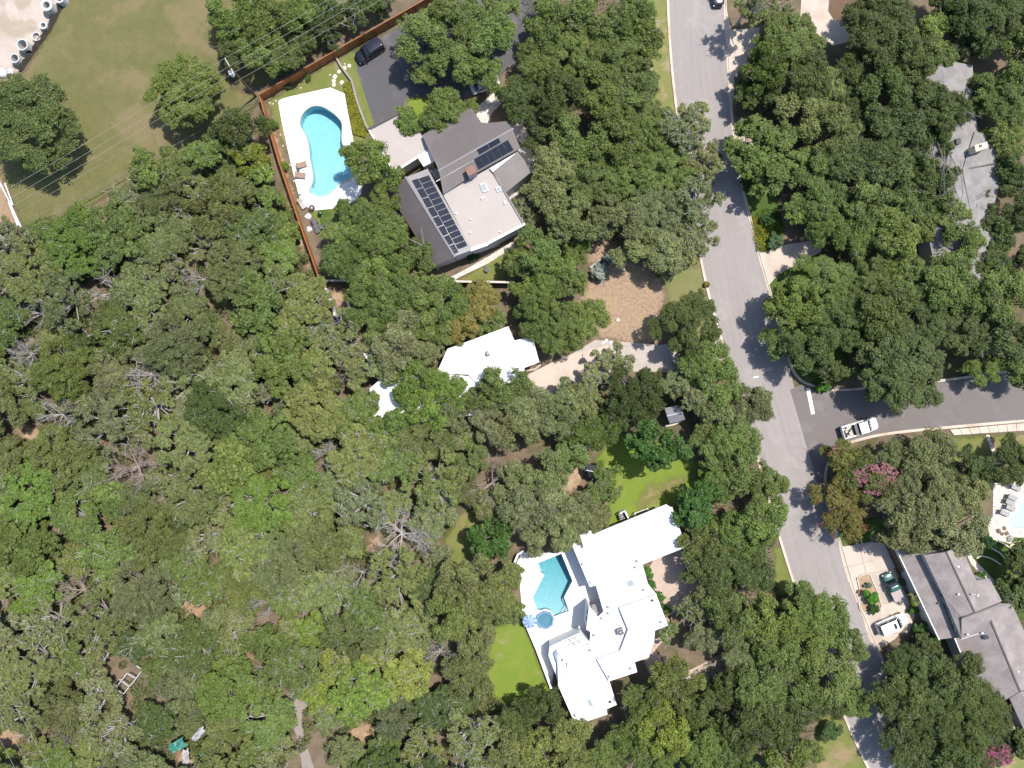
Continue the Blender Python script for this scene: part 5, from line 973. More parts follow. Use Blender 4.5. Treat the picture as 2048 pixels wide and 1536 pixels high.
def crown_mesh(name, seed, R, Hh, kind):
    r = np.random.default_rng(seed); ph = r.uniform(0, 6.28, 4); amp = np.array([.10, .09, .07, .05]) * (.35 if kind == 'round' else 1)
    outline = lambda a: np.minimum(1.03, .92 + sum(amp[i] * np.cos((i + 2) * a + ph[i]) for i in range(4)))
    LR = {'oak': 1.25, 'sparse': .95, 'broad': 1.3, 'juniper': 1.0, 'scrub': .85, 'round': 1.15}[kind] * (1 if R > 3 else .8)
    dens = {'oak': 2.15, 'sparse': 1.35, 'broad': 2.2, 'juniper': 2.4, 'scrub': 2.6, 'round': 3.6}[kind]; cl = LR * .42
    nl = max(7, int((R / LR) ** 2 * dens)); a = r.uniform(0, 6.2832, nl); rad = np.sqrt((np.arange(nl) + r.random(nl)) / nl) * (R - LR * .45) * outline(a); lr = LR * r.uniform(.7, 1.25, nl)
    lz = Hh * (np.sqrt(np.clip(1 - (rad / (R * 1.05)) ** 2, .02, 1)) - .25) + r.normal(0, .15 * Hh, nl) - np.where(r.random(nl) < .22, r.uniform(.3, .8, nl) * Hh, 0)
    lobe = np.stack([rad * np.cos(a), rad * np.sin(a), lz], 1); npl = {'oak': 13, 'sparse': 9, 'broad': 12, 'juniper': 12, 'scrub': 11, 'round': 12}[kind]; n = nl * npl; li = np.repeat(np.arange(nl), npl)
    ld_ = unit(r.normal(size=(n, 3))); ld_[:, 2] = np.where(ld_[:, 2] < -.3, -ld_[:, 2], ld_[:, 2]); cen = lobe[li] + ld_ * (lr[li] * r.uniform(.45, .85, n))[:, None] * np.array([1, 1, .8]); cr = cl * r.uniform(.7, 1.3, n)
    per = {'oak': 62, 'sparse': 50, 'broad': 48, 'juniper': 60, 'scrub': 52, 'round': 52}[kind]; k = n * per; ci = np.repeat(np.arange(n), per)
    d = unit(r.normal(size=(k, 3))); d[:, 2] = np.where(d[:, 2] < -.35, -d[:, 2], d[:, 2]); rr = r.uniform(.25, 1.0, k) ** .6
    off = d * (cr[ci] * rr)[:, None]; off[:, 2] *= .75
    C = cen[ci] + off; ctone = r.uniform(.43, .57, n) + r.uniform(-.06, .06, nl)[li]; chue = r.normal(.5, .05, n) + r.normal(0, .04, nl)[li]
    tone = np.clip(ctone[ci] + r.normal(0, .125, k), .12, .95); hue = np.clip(chue[ci] + r.normal(0, .09, k), 0, 1)
    N = d * .8 + r.normal(size=(k, 3)) * .55 + np.array([0, 0, .8]); T = r.normal(size=(k, 3)) + d * .5
    if kind == 'broad': ln = r.uniform(.26, .46, k); wd = ln * r.uniform(.55, .75, k)
    elif kind == 'juniper':
        ln = r.uniform(.28, .50, k); wd = ln * r.uniform(.16, .28, k); T = unit(np.stack([cen[ci, 0], cen[ci, 1], np.full(k, R * .55)], 1)) + r.normal(size=(k, 3)) * .35; N = r.normal(size=(k, 3)) + np.array([0, 0, .8])
    else: ln = r.uniform(.17, .33, k); wd = ln * r.uniform(.4, .62, k)
    return leaves_mesh(name, C, N, T, ln, wd, tone, hue), cen[r.permutation(n)]
def trunk_mesh(name, seed, cen, Hc, R, twigs, m):
    """Hc: crown centre height; limbs reach towards clumps"""
    rr = random.Random(seed); mb = MB(); base_r = .035 * R + .10; fork = Vector((rr.uniform(-.2, .2), rr.uniform(-.2, .2), Hc * .42))
    mb.tube((0, 0, -.1), fork * .5, base_r * 1.25, base_r, 7); mb.tube(fork * .5, fork, base_r, base_r * .8, 7)
    idx = list(range(len(cen))); rr.shuffle(idx)
    for i in idx[:min(len(idx), max(11, twigs))]:
        e = Vector(cen[i]) + Vector((0, 0, Hc)); mid = fork.lerp(e, .55) + Vector((rr.uniform(-.3, .3), rr.uniform(-.3, .3), rr.uniform(-.1, .4))); mb.tube(fork, mid, base_r * .5, base_r * .3, 5, False); mb.tube(mid, e, base_r * .3, .03, 5, False)
    for i in idx[:twigs]:
        e = Vector(cen[i]) + Vector((0, 0, Hc + .3)); d = Vector((rr.uniform(-1, 1), rr.uniform(-1, 1), rr.uniform(.1, .7))).normalized(); L = rr.uniform(.6, 1.5); p = Vector(cen[i]) + Vector((0, 0, Hc)); q = p + d * L + Vector((0, 0, .3)); mb.tube(p, q, .035, .012, 4, False)
        s = p.lerp(q, .5); mb.tube(s, s + (d + Vector((rr.uniform(-1, 1), rr.uniform(-1, 1), .2))).normalized() * L * .5, .022, .01, 3, False); mb.tube(s, s + (d + Vector((rr.uniform(-1, 1), rr.uniform(-1, 1), .1))).normalized() * L * .4, .022, .01, 3, False)
    me = bpy.data.meshes.new(name); me.from_pydata(mb.v, [], mb.f); me.update(); me.materials.append(m); return me
def dead_mesh(name, seed, R, Hh, m, flat=.5):
    rr = random.Random(seed); mb = MB()
    def grow(p, d, L, r, lev):
        steps = 3; q = p
        for i in range(steps):
            d = (d + Vector((rr.uniform(-.32, .32), rr.uniform(-.32, .32), rr.uniform(-.12, .2)))).normalized(); q2 = q + d * (L / steps); mb.tube(q, q2, r * (1 - .22 * i), r * (1 - .22 * (i + 1)), 5 if lev < 2 else 3, False); q = q2
            if lev < 4:
                for _ in range(2):
                    if rr.random() < .85: s = (d + Vector((rr.uniform(-1, 1), rr.uniform(-1, 1), rr.uniform(-.3, .45))) * .9).normalized(); grow(q, s, L * rr.uniform(.45, .65), r * .55, lev + 1)
    nb = rr.randint(7, 9); f = Vector((0, 0, Hh * .4)); mb.tube((0, 0, -.1), f, .22, .17, 7)
    for i in range(nb): a = 6.28 * i / nb + rr.uniform(-.4, .4); grow(f, Vector((math.cos(a), math.sin(a), rr.uniform(.25, .9))).normalized(), R * .62, .085, 1)
    me = bpy.data.meshes.new(name); me.from_pydata(mb.v, [], mb.f); me.update(); me.materials.append(m); return me
PROTO = {}
for kind, nv in (('oak', 4), ('juniper', 3), ('broad', 2), ('sparse', 3), ('scrub', 5), ('round', 2)):
    for cls, R in (('S', 2.3), ('M', 3.6), ('L', 5.6)):
        for v in range(nv if cls != 'L' else max(1, nv - 2)):
            sd_ = (nv * 131 + len(kind) * 17 + int(R * 10) * 7 + v * 37); Hh = R * {'oak': .52, 'juniper': .62, 'broad': .6, 'sparse': .5, 'scrub': .42, 'round': .6}[kind]; Hc = 1.2 + R * .58
            cm, cen = crown_mesh('crown', sd_, R, Hh, kind); PROTO[kind, cls, v] = (cm, trunk_mesh('trunk', sd_, cen, Hc, R, {'oak': 6, 'juniper': 14, 'broad': 1, 'sparse': 20, 'scrub': 18, 'round': 4}[kind] * (1 if cls == 'S' else 2), deadm if kind in ('sparse', 'scrub') else bark_m), R, Hc)
DEAD = [dead_mesh('branches', 50 + i, 3.2, 4.8, deadm if i < 4 else browndead) for i in range(6)]
TINT = {'dark': (.062, .084, .021), 'mid': (.10, .134, .031), 'bright': (.108, .158, .030), 'olive': (.126, .147, .044), 'grey': (.132, .148, .058), 'deep': (.052, .105, .020), 'lime': (.16, .19, .036), 'rust': (.17, .145, .04)}
WORD = {'dark': 'dark green', 'mid': 'mid green', 'bright': 'bright green', 'olive': 'olive green', 'grey': 'grey green', 'deep': 'deep green', 'lime': 'yellow green', 'rust': 'rusty green'}
NOUN = {'oak': 'oak', 'juniper': 'juniper', 'broad': 'broadleaf tree', 'sparse': 'thin oak', 'scrub': 'oak', 'round': 'round oak', 'dead': 'bare dead tree', 'halfdead': 'bare dead tree'}
TREES = []
def noun(t): return ('scrub ' if t.get('wood') and t['kind'] in ('oak', 'sparse', 'scrub') else '') + NOUN[t['kind']]
def T(s, kind, tint):
    for w_ in s.split(';'):
        u, v, r_ = (float(x) for x in w_.split()); TREES.append(dict(u=u, v=v, r=r_, kind=kind, tint=tint))
# field and upper left
T('66 252 100', 'round', 'dark'); T('375 188 70', 'round', 'mid')
T('462 38 48;545 60 58;605 28 50;520 118 44', 'oak', 'mid'); T('572 116 38;648 38 42;470 100 34;612 84 32', 'oak', 'dark'); T('702 34 34;765 2 28;668 82 20;520 5 40', 'sparse', 'dark'); T('650 -5 40;740 -10 40', 'oak', 'mid')
T('485 262 52;440 300 34', 'oak', 'dark'); T('502 318 38', 'juniper', 'lime'); T('405 312 38;352 330 34;300 348 38', 'oak', 'mid'); T('528 350 28;548 402 28', 'broad', 'bright')
# metal roofed house
T('850 85 56;905 45 58;965 70 60;1000 20 46', 'oak', 'mid'); T('915 135 50;960 150 44;858 138 34', 'oak', 'mid'); T('885 228 46;818 244 32;930 232 30', 'oak', 'mid')
T('1095 45 58;1180 30 60;1260 45 56;1075 130 52;1150 110 62;1230 125 66;1292 80 36;1262 195 54;1195 195 56', 'oak', 'mid'); T('1118 205 56;1040 205 46;1085 262 42;1290 150 30', 'oak', 'dark')
T('1150 285 60;1232 275 60;1300 270 62;1185 365 62;1255 360 62;1335 340 62', 'oak', 'mid'); T('1368 262 54;1412 325 46;1395 415 56;1405 480 38;1385 235 34', 'sparse', 'grey'); T('1105 345 52;1098 398 50;1150 440 56;1230 445 56;1312 440 62;1345 500 56;1275 495 52', 'oak', 'grey'); T('1045 405 28;1055 440 26', 'sparse', 'grey')
T('1070 505 50;1112 530 50;1035 520 32;1150 500 30;1140 565 34', 'oak', 'mid'); T('1095 575 42;1045 590 32', 'oak', 'mid')
T('745 335 58;775 400 40', 'oak', 'mid'); T('715 425 44;683 470 38;770 455 46;720 490 48;790 500 48;835 515 40;690 525 44;755 545 46;815 545 42', 'oak', 'mid'); T('735 470 34;855 490 30', 'sparse', 'mid')
T('720 605 48;785 595 50;850 590 50;905 610 46;800 650 50', 'oak', 'mid'); T('955 612 46;945 590 30', 'oak', 'rust'); T('870 645 46;745 655 40', 'oak', 'mid'); T('700 640 34;690 690 44', 'sparse', 'grey')
T('1060 632 48;1115 655 62;1165 640 50', 'oak', 'mid')
T('800 690 60;850 690 40;712 745 30;770 738 36', 'oak', 'grey'); T('830 770 54;905 785 44;850 815 46;805 838 34', 'oak', 'bright'); T('1005 770 52;965 805 40', 'oak', 'mid'); T('905 832 36;726 700 26', 'oak', 'grey')
# between the white houses
T('1060 815 50;1105 840 50;1040 860 48;985 850 44;1120 790 36;1170 800 36', 'oak', 'grey'); T('1195 745 38;1235 715 32', 'sparse', 'grey'); T('1266 795 68', 'juniper', 'dark'); T('1208 845 44;1170 870 38', 'juniper', 'mid')
T('1368 650 72', 'oak', 'dark'); T('1405 725 52;1430 775 54', 'oak', 'mid'); T('1402 795 44;1440 835 54;1345 765 32', 'oak', 'grey'); T('1498 812 46', 'juniper', 'grey'); T('1310 895 60', 'broad', 'deep'); T('1470 880 52;1420 900 44;1408 872 30', 'oak', 'mid')
T('1482 935 52;1532 970 46;1445 960 42', 'oak', 'mid'); T('1395 1005 52', 'broad', 'deep'); T('1510 1040 56;1465 1060 50;1516 1092 34', 'oak', 'mid'); T('1430 1085 44;1385 1070 38;1400 1125 46', 'juniper', 'olive')
T('1445 1150 52;1500 1140 46', 'oak', 'dark'); T('1412 1205 44;1376 1215 30', 'sparse', 'grey'); T('1460 1230 58;1530 1225 58;1590 1195 46;1640 1225 54;1685 1280 46;1605 1285 58;1545 1305 56', 'oak', 'mid'); T('1470 1300 42;1410 1270 40', 'oak', 'grey')
T('1655 1350 56;1590 1365 58;1520 1375 58;1700 1395 40', 'oak', 'mid'); T('1455 1370 46;1640 1410 44;1560 1435 58;1485 1445 56;1400 1420 46', 'oak', 'dark'); T('1345 1360 56;1290 1400 50', 'juniper', 'olive'); T('1332 1258 24', 'sparse', 'mid'); T('1330 1450 60', 'oak', 'lime'); T('1415 1490 52;1270 1475 52;1310 1525 46;1380 1545 40;1215 1500 40;1480 1520 50;1560 1515 52;1622 1500 28', 'oak', 'mid')
# left of the big white house
T('1008 1180 46;960 1195 54;925 1150 56;900 1230 56;950 1265 50', 'oak', 'olive'); T('988 1075 48', 'broad', 'deep'); T('1055 1010 56;1110 1005 54;1080 945 50;1020 960 46;1165 1020 44', 'oak', 'grey'); T('1140 905 38;1200 985 34;1215 945 28', 'oak', 'mid'); T('1070 1065 42;1125 1065 40;1195 1035 30', 'oak', 'grey')
T('1080 1410 48;1035 1430 44', 'oak', 'dark'); T('1130 1460 48;1075 1495 50;1010 1480 50;1150 1520 46', 'oak', 'olive')
# right of the street
T('1500 8 40', 'sparse', 'olive'); TREES[-1]['hk'] = 2.3; T('1548 20 42', 'sparse', 'olive'); T('1690 150 44;1702 218 44;1925 95 34', 'oak', 'dark'); T('1018 1148 32;1016 1214 32;945 915 40;972 1008 32', 'oak', 'olive'); T('925 652 34', 'oak', 'rust'); T('985 642 28', 'oak', 'mid'); T('1570 95 66', 'round', 'mid'); T('1520 150 50', 'juniper', 'mid'); T('1610 160 56;1500 190 34;1545 205 40', 'oak', 'dark'); T('1520 315 76', 'broad', 'mid'); T('1600 240 58;1655 265 56;1645 190 46', 'oak', 'olive'); T('1750 65 76;1810 130 58', 'round', 'dark'); T('1835 85 56;1880 120 36', 'oak', 'mid'); T('1960 40 76;2035 30 64', 'round', 'dark'); T('1905 15 54', 'juniper', 'dark')
T('1765 185 56;1830 195 56;1885 228 50;1862 400 38;1880 350 32;1800 265 58;1870 290 42;1740 270 56;1695 330 56;1770 345 58;1845 355 46', 'oak', 'dark'); T('1620 335 52;1645 400 48;1725 405 56;1800 405 42;1600 425 36', 'oak', 'mid'); T('1645 465 46;1705 475 52;1780 485 56;1840 450 38;1895 440 38;1915 490 46', 'oak', 'mid')
T('1995 205 68;2035 120 58;2005 285 44;2040 225 46', 'oak', 'mid'); T('2025 345 50;2040 430 50;1995 475 34;1975 530 40;1968 440 30;1955 185 32;2045 520 42;1955 400 26', 'oak', 'dark')
T('1580 605 58;1565 680 44;1640 565 62', 'oak', 'mid'); T('1720 565 64;1800 565 64;1880 560 58;1950 585 58;2020 605 58', 'oak', 'mid'); T('1615 690 56;1680 650 62;1760 620 60;1840 640 62;1925 655 62;2000 680 58;1655 735 36', 'oak', 'dark'); T('1790 738 94', 'round', 'dark'); T('2035 735 46;1965 735 40', 'oak', 'mid')
T('1845 905 58;1850 990 78;1800 1045 60;1905 1060 56;1920 985 54;1785 905 40', 'oak', 'grey'); T('1945 935 42;2000 935 46;2038 900 36;1890 940 40', 'oak', 'dark'); T('2035 1130 44;2015 1190 36;2040 1180 30', 'broad', 'dark')
T('1796 1314 40;1860 1365 66;1795 1395 60;1905 1345 52;1930 1420 66;1860 1450 66', 'oak', 'dark'); T('1975 1440 44;1800 1485 58;1880 1520 58;1950 1490 40;1850 1290 28;1990 1395 34', 'oak', 'dark'); T('2040 1475 34;2045 1330 20', 'broad', 'dark')
# dead trees of the wood
for s, tint in (('70 625 42;218 578 48;292 748 52;112 830 42;50 706 36;800 1072 62;400 556 40;532 1208 32;655 905 32;720 1150 34;880 1310 34;845 1080 34', 'white'), ('985 968 56;265 935 66;155 1185 52;690 745 30;120 1475 24;330 1380 26', 'brown')): T(s, 'dead', tint)
# the wood itself, filled with crowns of mixed size
wood_px = [(-30, 490), (120, 465), (300, 360), (440, 290), (520, 330), (590, 430), (640, 585), (690, 690), (720, 760), (760, 860), (880, 850), (960, 880), (980, 940), (920, 1010), (880, 1060), (905, 1140), (1000, 1200), (960, 1330), (1000, 1410), (1080, 1450), (1180, 1490), (1200, 1570), (-40, 1570)]
CLEAR = [(60, 865, 34), (392, 1217, 26), (500, 1313, 22), (372, 1515, 26), (20, 1480, 34), (590, 1400, 30), (604, 1450, 18), (620, 1510, 24), (730, 1465, 26), (252, 1358, 34), (437, 605, 26), (745, 1085, 26), (70, 625, 22), (292, 748, 20), (800, 1072, 30), (218, 578, 18), (680, 600, 20), (640, 1530, 12), (355, 1495, 20), (395, 1472, 12)]
rng = random.Random(11)
ink = []
for rad in (62, 54, 46, 40, 34, 28):
    for _ in range({62: 250, 54: 500, 46: 900, 40: 1500, 34: 2500, 28: 3000}[rad]):
        if len(ink) > 235: break
        u, v = rng.uniform(-30, 1200), rng.uniform(300, 1560); r_ = rad * rng.uniform(.92, 1.08)
        if not inside([(u, v)], wood_px)[0]: continue
        if v < 575 and u + r_ > np.interp(v, (200, 330, 440, 562), (527, 565, 602, 645)) - 12: continue
        if any(math.hypot(u - c[0], v - c[1]) < c[2] * .6 + r_ * .80 for c in CLEAR): continue
        if any(math.hypot(u - t['u'], v - t['v']) < (r_ + t['r']) * (.62 if t['kind'] != 'dead' else .56) for t in TREES): continue
        f = math.sin(u * .011 + 1.3) + math.sin(v * .013 + u * .004) + rng.uniform(-1.1, 1.1); x = rng.random()
        if 560 < u < 860 and 1310 < v < 1420 and x < .75: kd, tn = 'oak', 'lime'
        elif f > .9: kd, tn = rng.choice((('oak', 'mid'), ('oak', 'bright'), ('broad', 'mid'), ('oak', 'olive')))
        elif f > -.5: kd, tn = rng.choice((('oak', 'olive'), ('oak', 'mid'), ('juniper', 'olive'), ('sparse', 'grey')))
        else: kd, tn = rng.choice((('juniper', 'grey'), ('oak', 'grey'), ('juniper', 'olive'), ('sparse', 'olive'), ('oak', 'dark')))
        kd = 'scrub' if kd == 'oak' else kd
        t = dict(u=u, v=v, r=r_, kind=kd, tint=tn, wood=True); TREES.append(t); ink.append(t)
# ---- labels: kind, look and rank on one side of a landmark
LAND = [('the kidney pool', 645, 300), ('the black roofed hut', 1183, 938), ('the utility pole', 500, 175), ('the black driveway', 800, 140), ('the tan flat roof', 965, 410), ('the small white house', 960, 715), ('the tan dry lot', 1240, 600), ('the grey tin shed', 1346, 832), ('the bright lawn', 1280, 980), ('the angular pool', 1105, 1180), ('the terrace parasol', 1073, 1243), ('the large white roof', 1240, 1170), ('the stop line', 1620, 800), ('the white pickup', 1714, 855), ('the planter island', 1735, 1190), ('the shingled house', 1930, 1230), ('the cream chimney', 1960, 292), ('the yellow flower bed', 1528, 470), ('the top right driveway', 1670, 50), ('the pale aqua pool', 2030, 1030), ('the gravel path', 600, 1430), ('the white timber frame', 252, 1358), ('the teal tarps', 360, 1495), ('the twin bare tree', 800, 1072), ('the white snag', 70, 625), ('the silvery bare tree', 292, 748), ('the orange soil glade', 60, 865), ('the rust fence corner', 645, 562), ('the chain link fence', 240, 365), ('the black street car', 1433, 5), ('the white street car', 1376, 300), ('the brown dead tree', 985, 968), ('the half bare tree', 265, 935), ('the small soil opening', 392, 1217), ('the slanting dead tree', 400, 556), ('the lower left track', 20, 1480), ('the stony gap', 730, 1465), ('the lower dead snag', 532, 1208), ('the grass glade', 935, 1080), ('the pink crape myrtle', 1740, 945), ('the lower street verge', 1690, 1480), ('the gravel house drive', 1330, 1310)]
SECT = ['right of', 'below right of', 'below', 'below left of', 'left of', 'above left of', 'above', 'above right of']; ORD = ['nearest', 'second nearest', 'third nearest', 'fourth nearest', 'fifth nearest', 'sixth nearest', 'seventh nearest', 'eighth nearest', 'ninth nearest', 'tenth nearest', 'eleventh nearest', 'twelfth nearest']
buck = {}
for t in TREES:
    l = min(LAND, key=lambda q: math.hypot(q[1] - t['u'], q[2] - t['v'])); d = math.hypot(l[1] - t['u'], l[2] - t['v'])
    a = math.atan2(t['v'] - l[2], t['u'] - l[1]); s_ = int(round(a / (math.pi / 4))) % 8; buck.setdefault((l[0], s_, noun(t)), []).append((d, id(t), t))
for (ln_, s_, nn), L_ in buck.items():
    for i, (d, _, t) in enumerate(sorted(L_, key=lambda q: q[:2])):
        if t['kind'] == 'dead': t['label'] = f"{'pale grey' if t['tint'] == 'white' else 'brownish grey'} bare dead tree" + (f", {ORD[min(i, 11)]} one {SECT[s_]} {ln_}" if d > 8 else f" standing in the wood, known as {ln_}")
        else:
            sz = 'small' if t['r'] < 38 else 'mid-sized' if t['r'] < 56 else 'large'; t['label'] = f"{sz} {WORD[t['tint']]} {nn}, {ORD[min(i, 11)]} one {SECT[s_]} {ln_}"
special = {(800, 1072): 'widest pale bare dead tree with two silvery branch fans', (70, 625): 'jagged white snag near the left edge of the wood', (292, 748): 'round silvery bare tree in the left part of the wood', (985, 968): 'brown twiggy dead tree left of the black roofed hut', (265, 935): 'large brownish half bare tree below the orange soil glade', (400, 556): 'slanting pale dead tree above the small green glade', (532, 1208): 'small pale dead snag in the lower middle wood'}
for t in TREES: t['label'] = special.get((t['u'], t['v']), t['label'])
foot = [(f, np.min(f, axis=0), np.max(f, axis=0)) for f in FOOT]
def clear_of_houses(x, y):
    for _ in range(40):
        hit = [f for f, lo, hi in foot if lo[0] < x < hi[0] and lo[1] < y < hi[1] and inside([(x, y)], f)[0]]
        if not hit: return x, y
        c = np.mean(hit[0], axis=0); d = np.array([x, y]) - c; d = d / (np.linalg.norm(d) + 1e-6); x += d[0] * .5; y += d[1] * .5
    return x, y
rj = random.Random(5); CNT = {}
for i, t in enumerate(TREES):
    R = t['r'] * S * .955; dead = t['kind'] == 'dead'
    if dead:
        hh = 5.2; g = G(t['u'], t['v'], 4.0); root = thing('dead_tree', t['label'], 'tree', (g[0], g[1], 0), 'bare dead trees of the wood')
        me = DEAD[rj.randrange(0, 4) if t['tint'] == 'white' else 4 + i % 2]; o = obj('branches', me, None, root); k = R / 3.0; o.scale = (k, k, 1.15); o.rotation_euler.z = rj.uniform(0, 6.28); continue
    cls = 'S' if R < 2.85 else 'M' if R < 4.6 else 'L'; n = CNT.get((t['kind'], cls), 0); CNT[t['kind'], cls] = n + 1
    nv = len([1 for k in PROTO if k[0] == t['kind'] and k[1] == cls]); cm, tm, R0, Hc = PROTO[t['kind'], cls, n % nv]
    k = (R + (.22 if t.get('wood') else .08)) / (R0 * .97); kz = k * rj.uniform(.9, 1.1) * (.74 if t.get('wood') else 1.0); kz = min(kz, 1.4) if cls != 'L' else .85 * min(k, 1.1); hc = Hc * kz * t.get('hk', 1); g = G(t['u'], t['v'], hc)
    bx, by = clear_of_houses(g[0], g[1]); name = {'oak': 'oak_tree', 'juniper': 'juniper_tree', 'broad': 'broadleaf_tree', 'sparse': 'oak_tree', 'scrub': 'oak_tree', 'round': 'oak_tree'}[t['kind']]
    if t.get('wood') and name == 'oak_tree': name = 'scrub_oak'
    root = thing(name, t['label'], 'tree', (bx, by, 0), 'trees of the left wood' if t.get('wood') else 'garden and street trees')
    tilt = Vector((g[0] - bx, g[1] - by, hc)); rz = rj.uniform(0, 6.28)
    tk = obj('trunk', tm, None, root); tk.scale = (k, k, kz * t.get('hk', 1)); cr = obj('crown', cm, None, root); cr.location = (g[0] - bx, g[1] - by, hc); cr.scale = (k, k * rj.uniform(.9, 1.1), kz); cr.rotation_euler.z = rz
    if tilt.xy.length > .3: tk.rotation_euler = (tilt.to_track_quat('Z', 'Y') @ Matrix.Rotation(rz, 3, 'Z').to_quaternion()).to_euler(); tk.scale = (k, k, tilt.length / Hc)
    else: tk.rotation_euler.z = rz
    c = TINT[t['tint']]; j = rj.uniform(.85, 1.18); j *= (.86 if t['v'] < 640 else .93) if t.get('wood') else 1.0; jr = rj.uniform(.93, 1.06); cr.color = (c[0] * j * jr, c[1] * j, c[2] * j * rj.uniform(.85, 1.15), 1)
# ---- crape myrtles: rusty leaves with pink flower heads
def myrtle(px, r_, Hc, label, flower, tint, nfl, seed, centre=(0, 0), spread=.6):
    R = r_ * S * .95; g = G(*px, Hc); root = thing('crape_myrtle', label, 'tree', (g[0], g[1], 0), 'crape myrtles'); cm, tm, R0, H0 = PROTO['oak', 'M', seed % 4]; k = R / R0
    tk = obj('trunk', tm, None, root); tk.scale = (k, k, Hc / H0); cr = obj('crown', cm, None, root); cr.location = (0, 0, Hc); cr.scale = (k, k, k); cr.rotation_euler.z = seed; cr.color = (*tint, 1)
    if nfl:
        r = np.random.default_rng(seed); a = r.uniform(0, 6.28, nfl); rd = np.sqrt(r.random(nfl)) * R * spread; cx = centre[0] * R + rd * np.cos(a) * 1.3; cy = centre[1] * R + rd * np.sin(a) * .8
        cz = R * .55 * np.sqrt(np.clip(1 - (cx ** 2 + cy ** 2) / (R * 1.1) ** 2, .05, 1)) + .25; cen = np.stack([cx, cy, cz], 1); per = 26; n = nfl * per; ci = np.repeat(np.arange(nfl), per)
        C = cen[ci] + r.normal(size=(n, 3)) * np.array([.13, .13, .17]); me = leaves_mesh('blossom', C, r.normal(size=(n, 3)) + np.array([0, 0, 1.]), r.normal(size=(n, 3)), r.uniform(.09, .17, n), r.uniform(.08, .14, n), r.uniform(.4, .62, n), r.normal(.5, .05, n), petal_m)
        o = obj('blossom', me, None, root); o.location = (0, 0, Hc); o.color = (*flower, 1)
myrtle((1735, 950), 62, 3.4, 'crape myrtle covered in pink blossom at the street corner', (.40, .17, .21), (.085, .10, .025), 120, 1, (.05, -.05), .62); myrtle((1690, 925), 50, 3.0, 'rusty leaved crape myrtle nearest the white pickup', (.4, .1, .14), (.115, .122, .025), 10, 2, (-.6, .5), .3)
myrtle((1668, 985), 50, 3.0, 'rusty leaved crape myrtle left of the pink one', (.24, .11, .06), (.125, .118, .028), 22, 3, (0, 0), .9); myrtle((1685, 1045), 48, 2.8, 'rusty leaved crape myrtle nearest the slab driveway', (.24, .11, .06), (.115, .105, .026), 26, 4, (0, 0), .9)
myrtle((1985, 1500), 34, 2.8, 'pink flowering crape myrtle at the bottom right', (.40, .12, .22), (.06, .07, .02), 80, 6, (0, 0), .85); myrtle((1958, 1530), 22, 2.4, 'small pink crape myrtle cut by the bottom edge', (.40, .12, .22), (.06, .07, .02), 45, 7, (0, 0), .9)
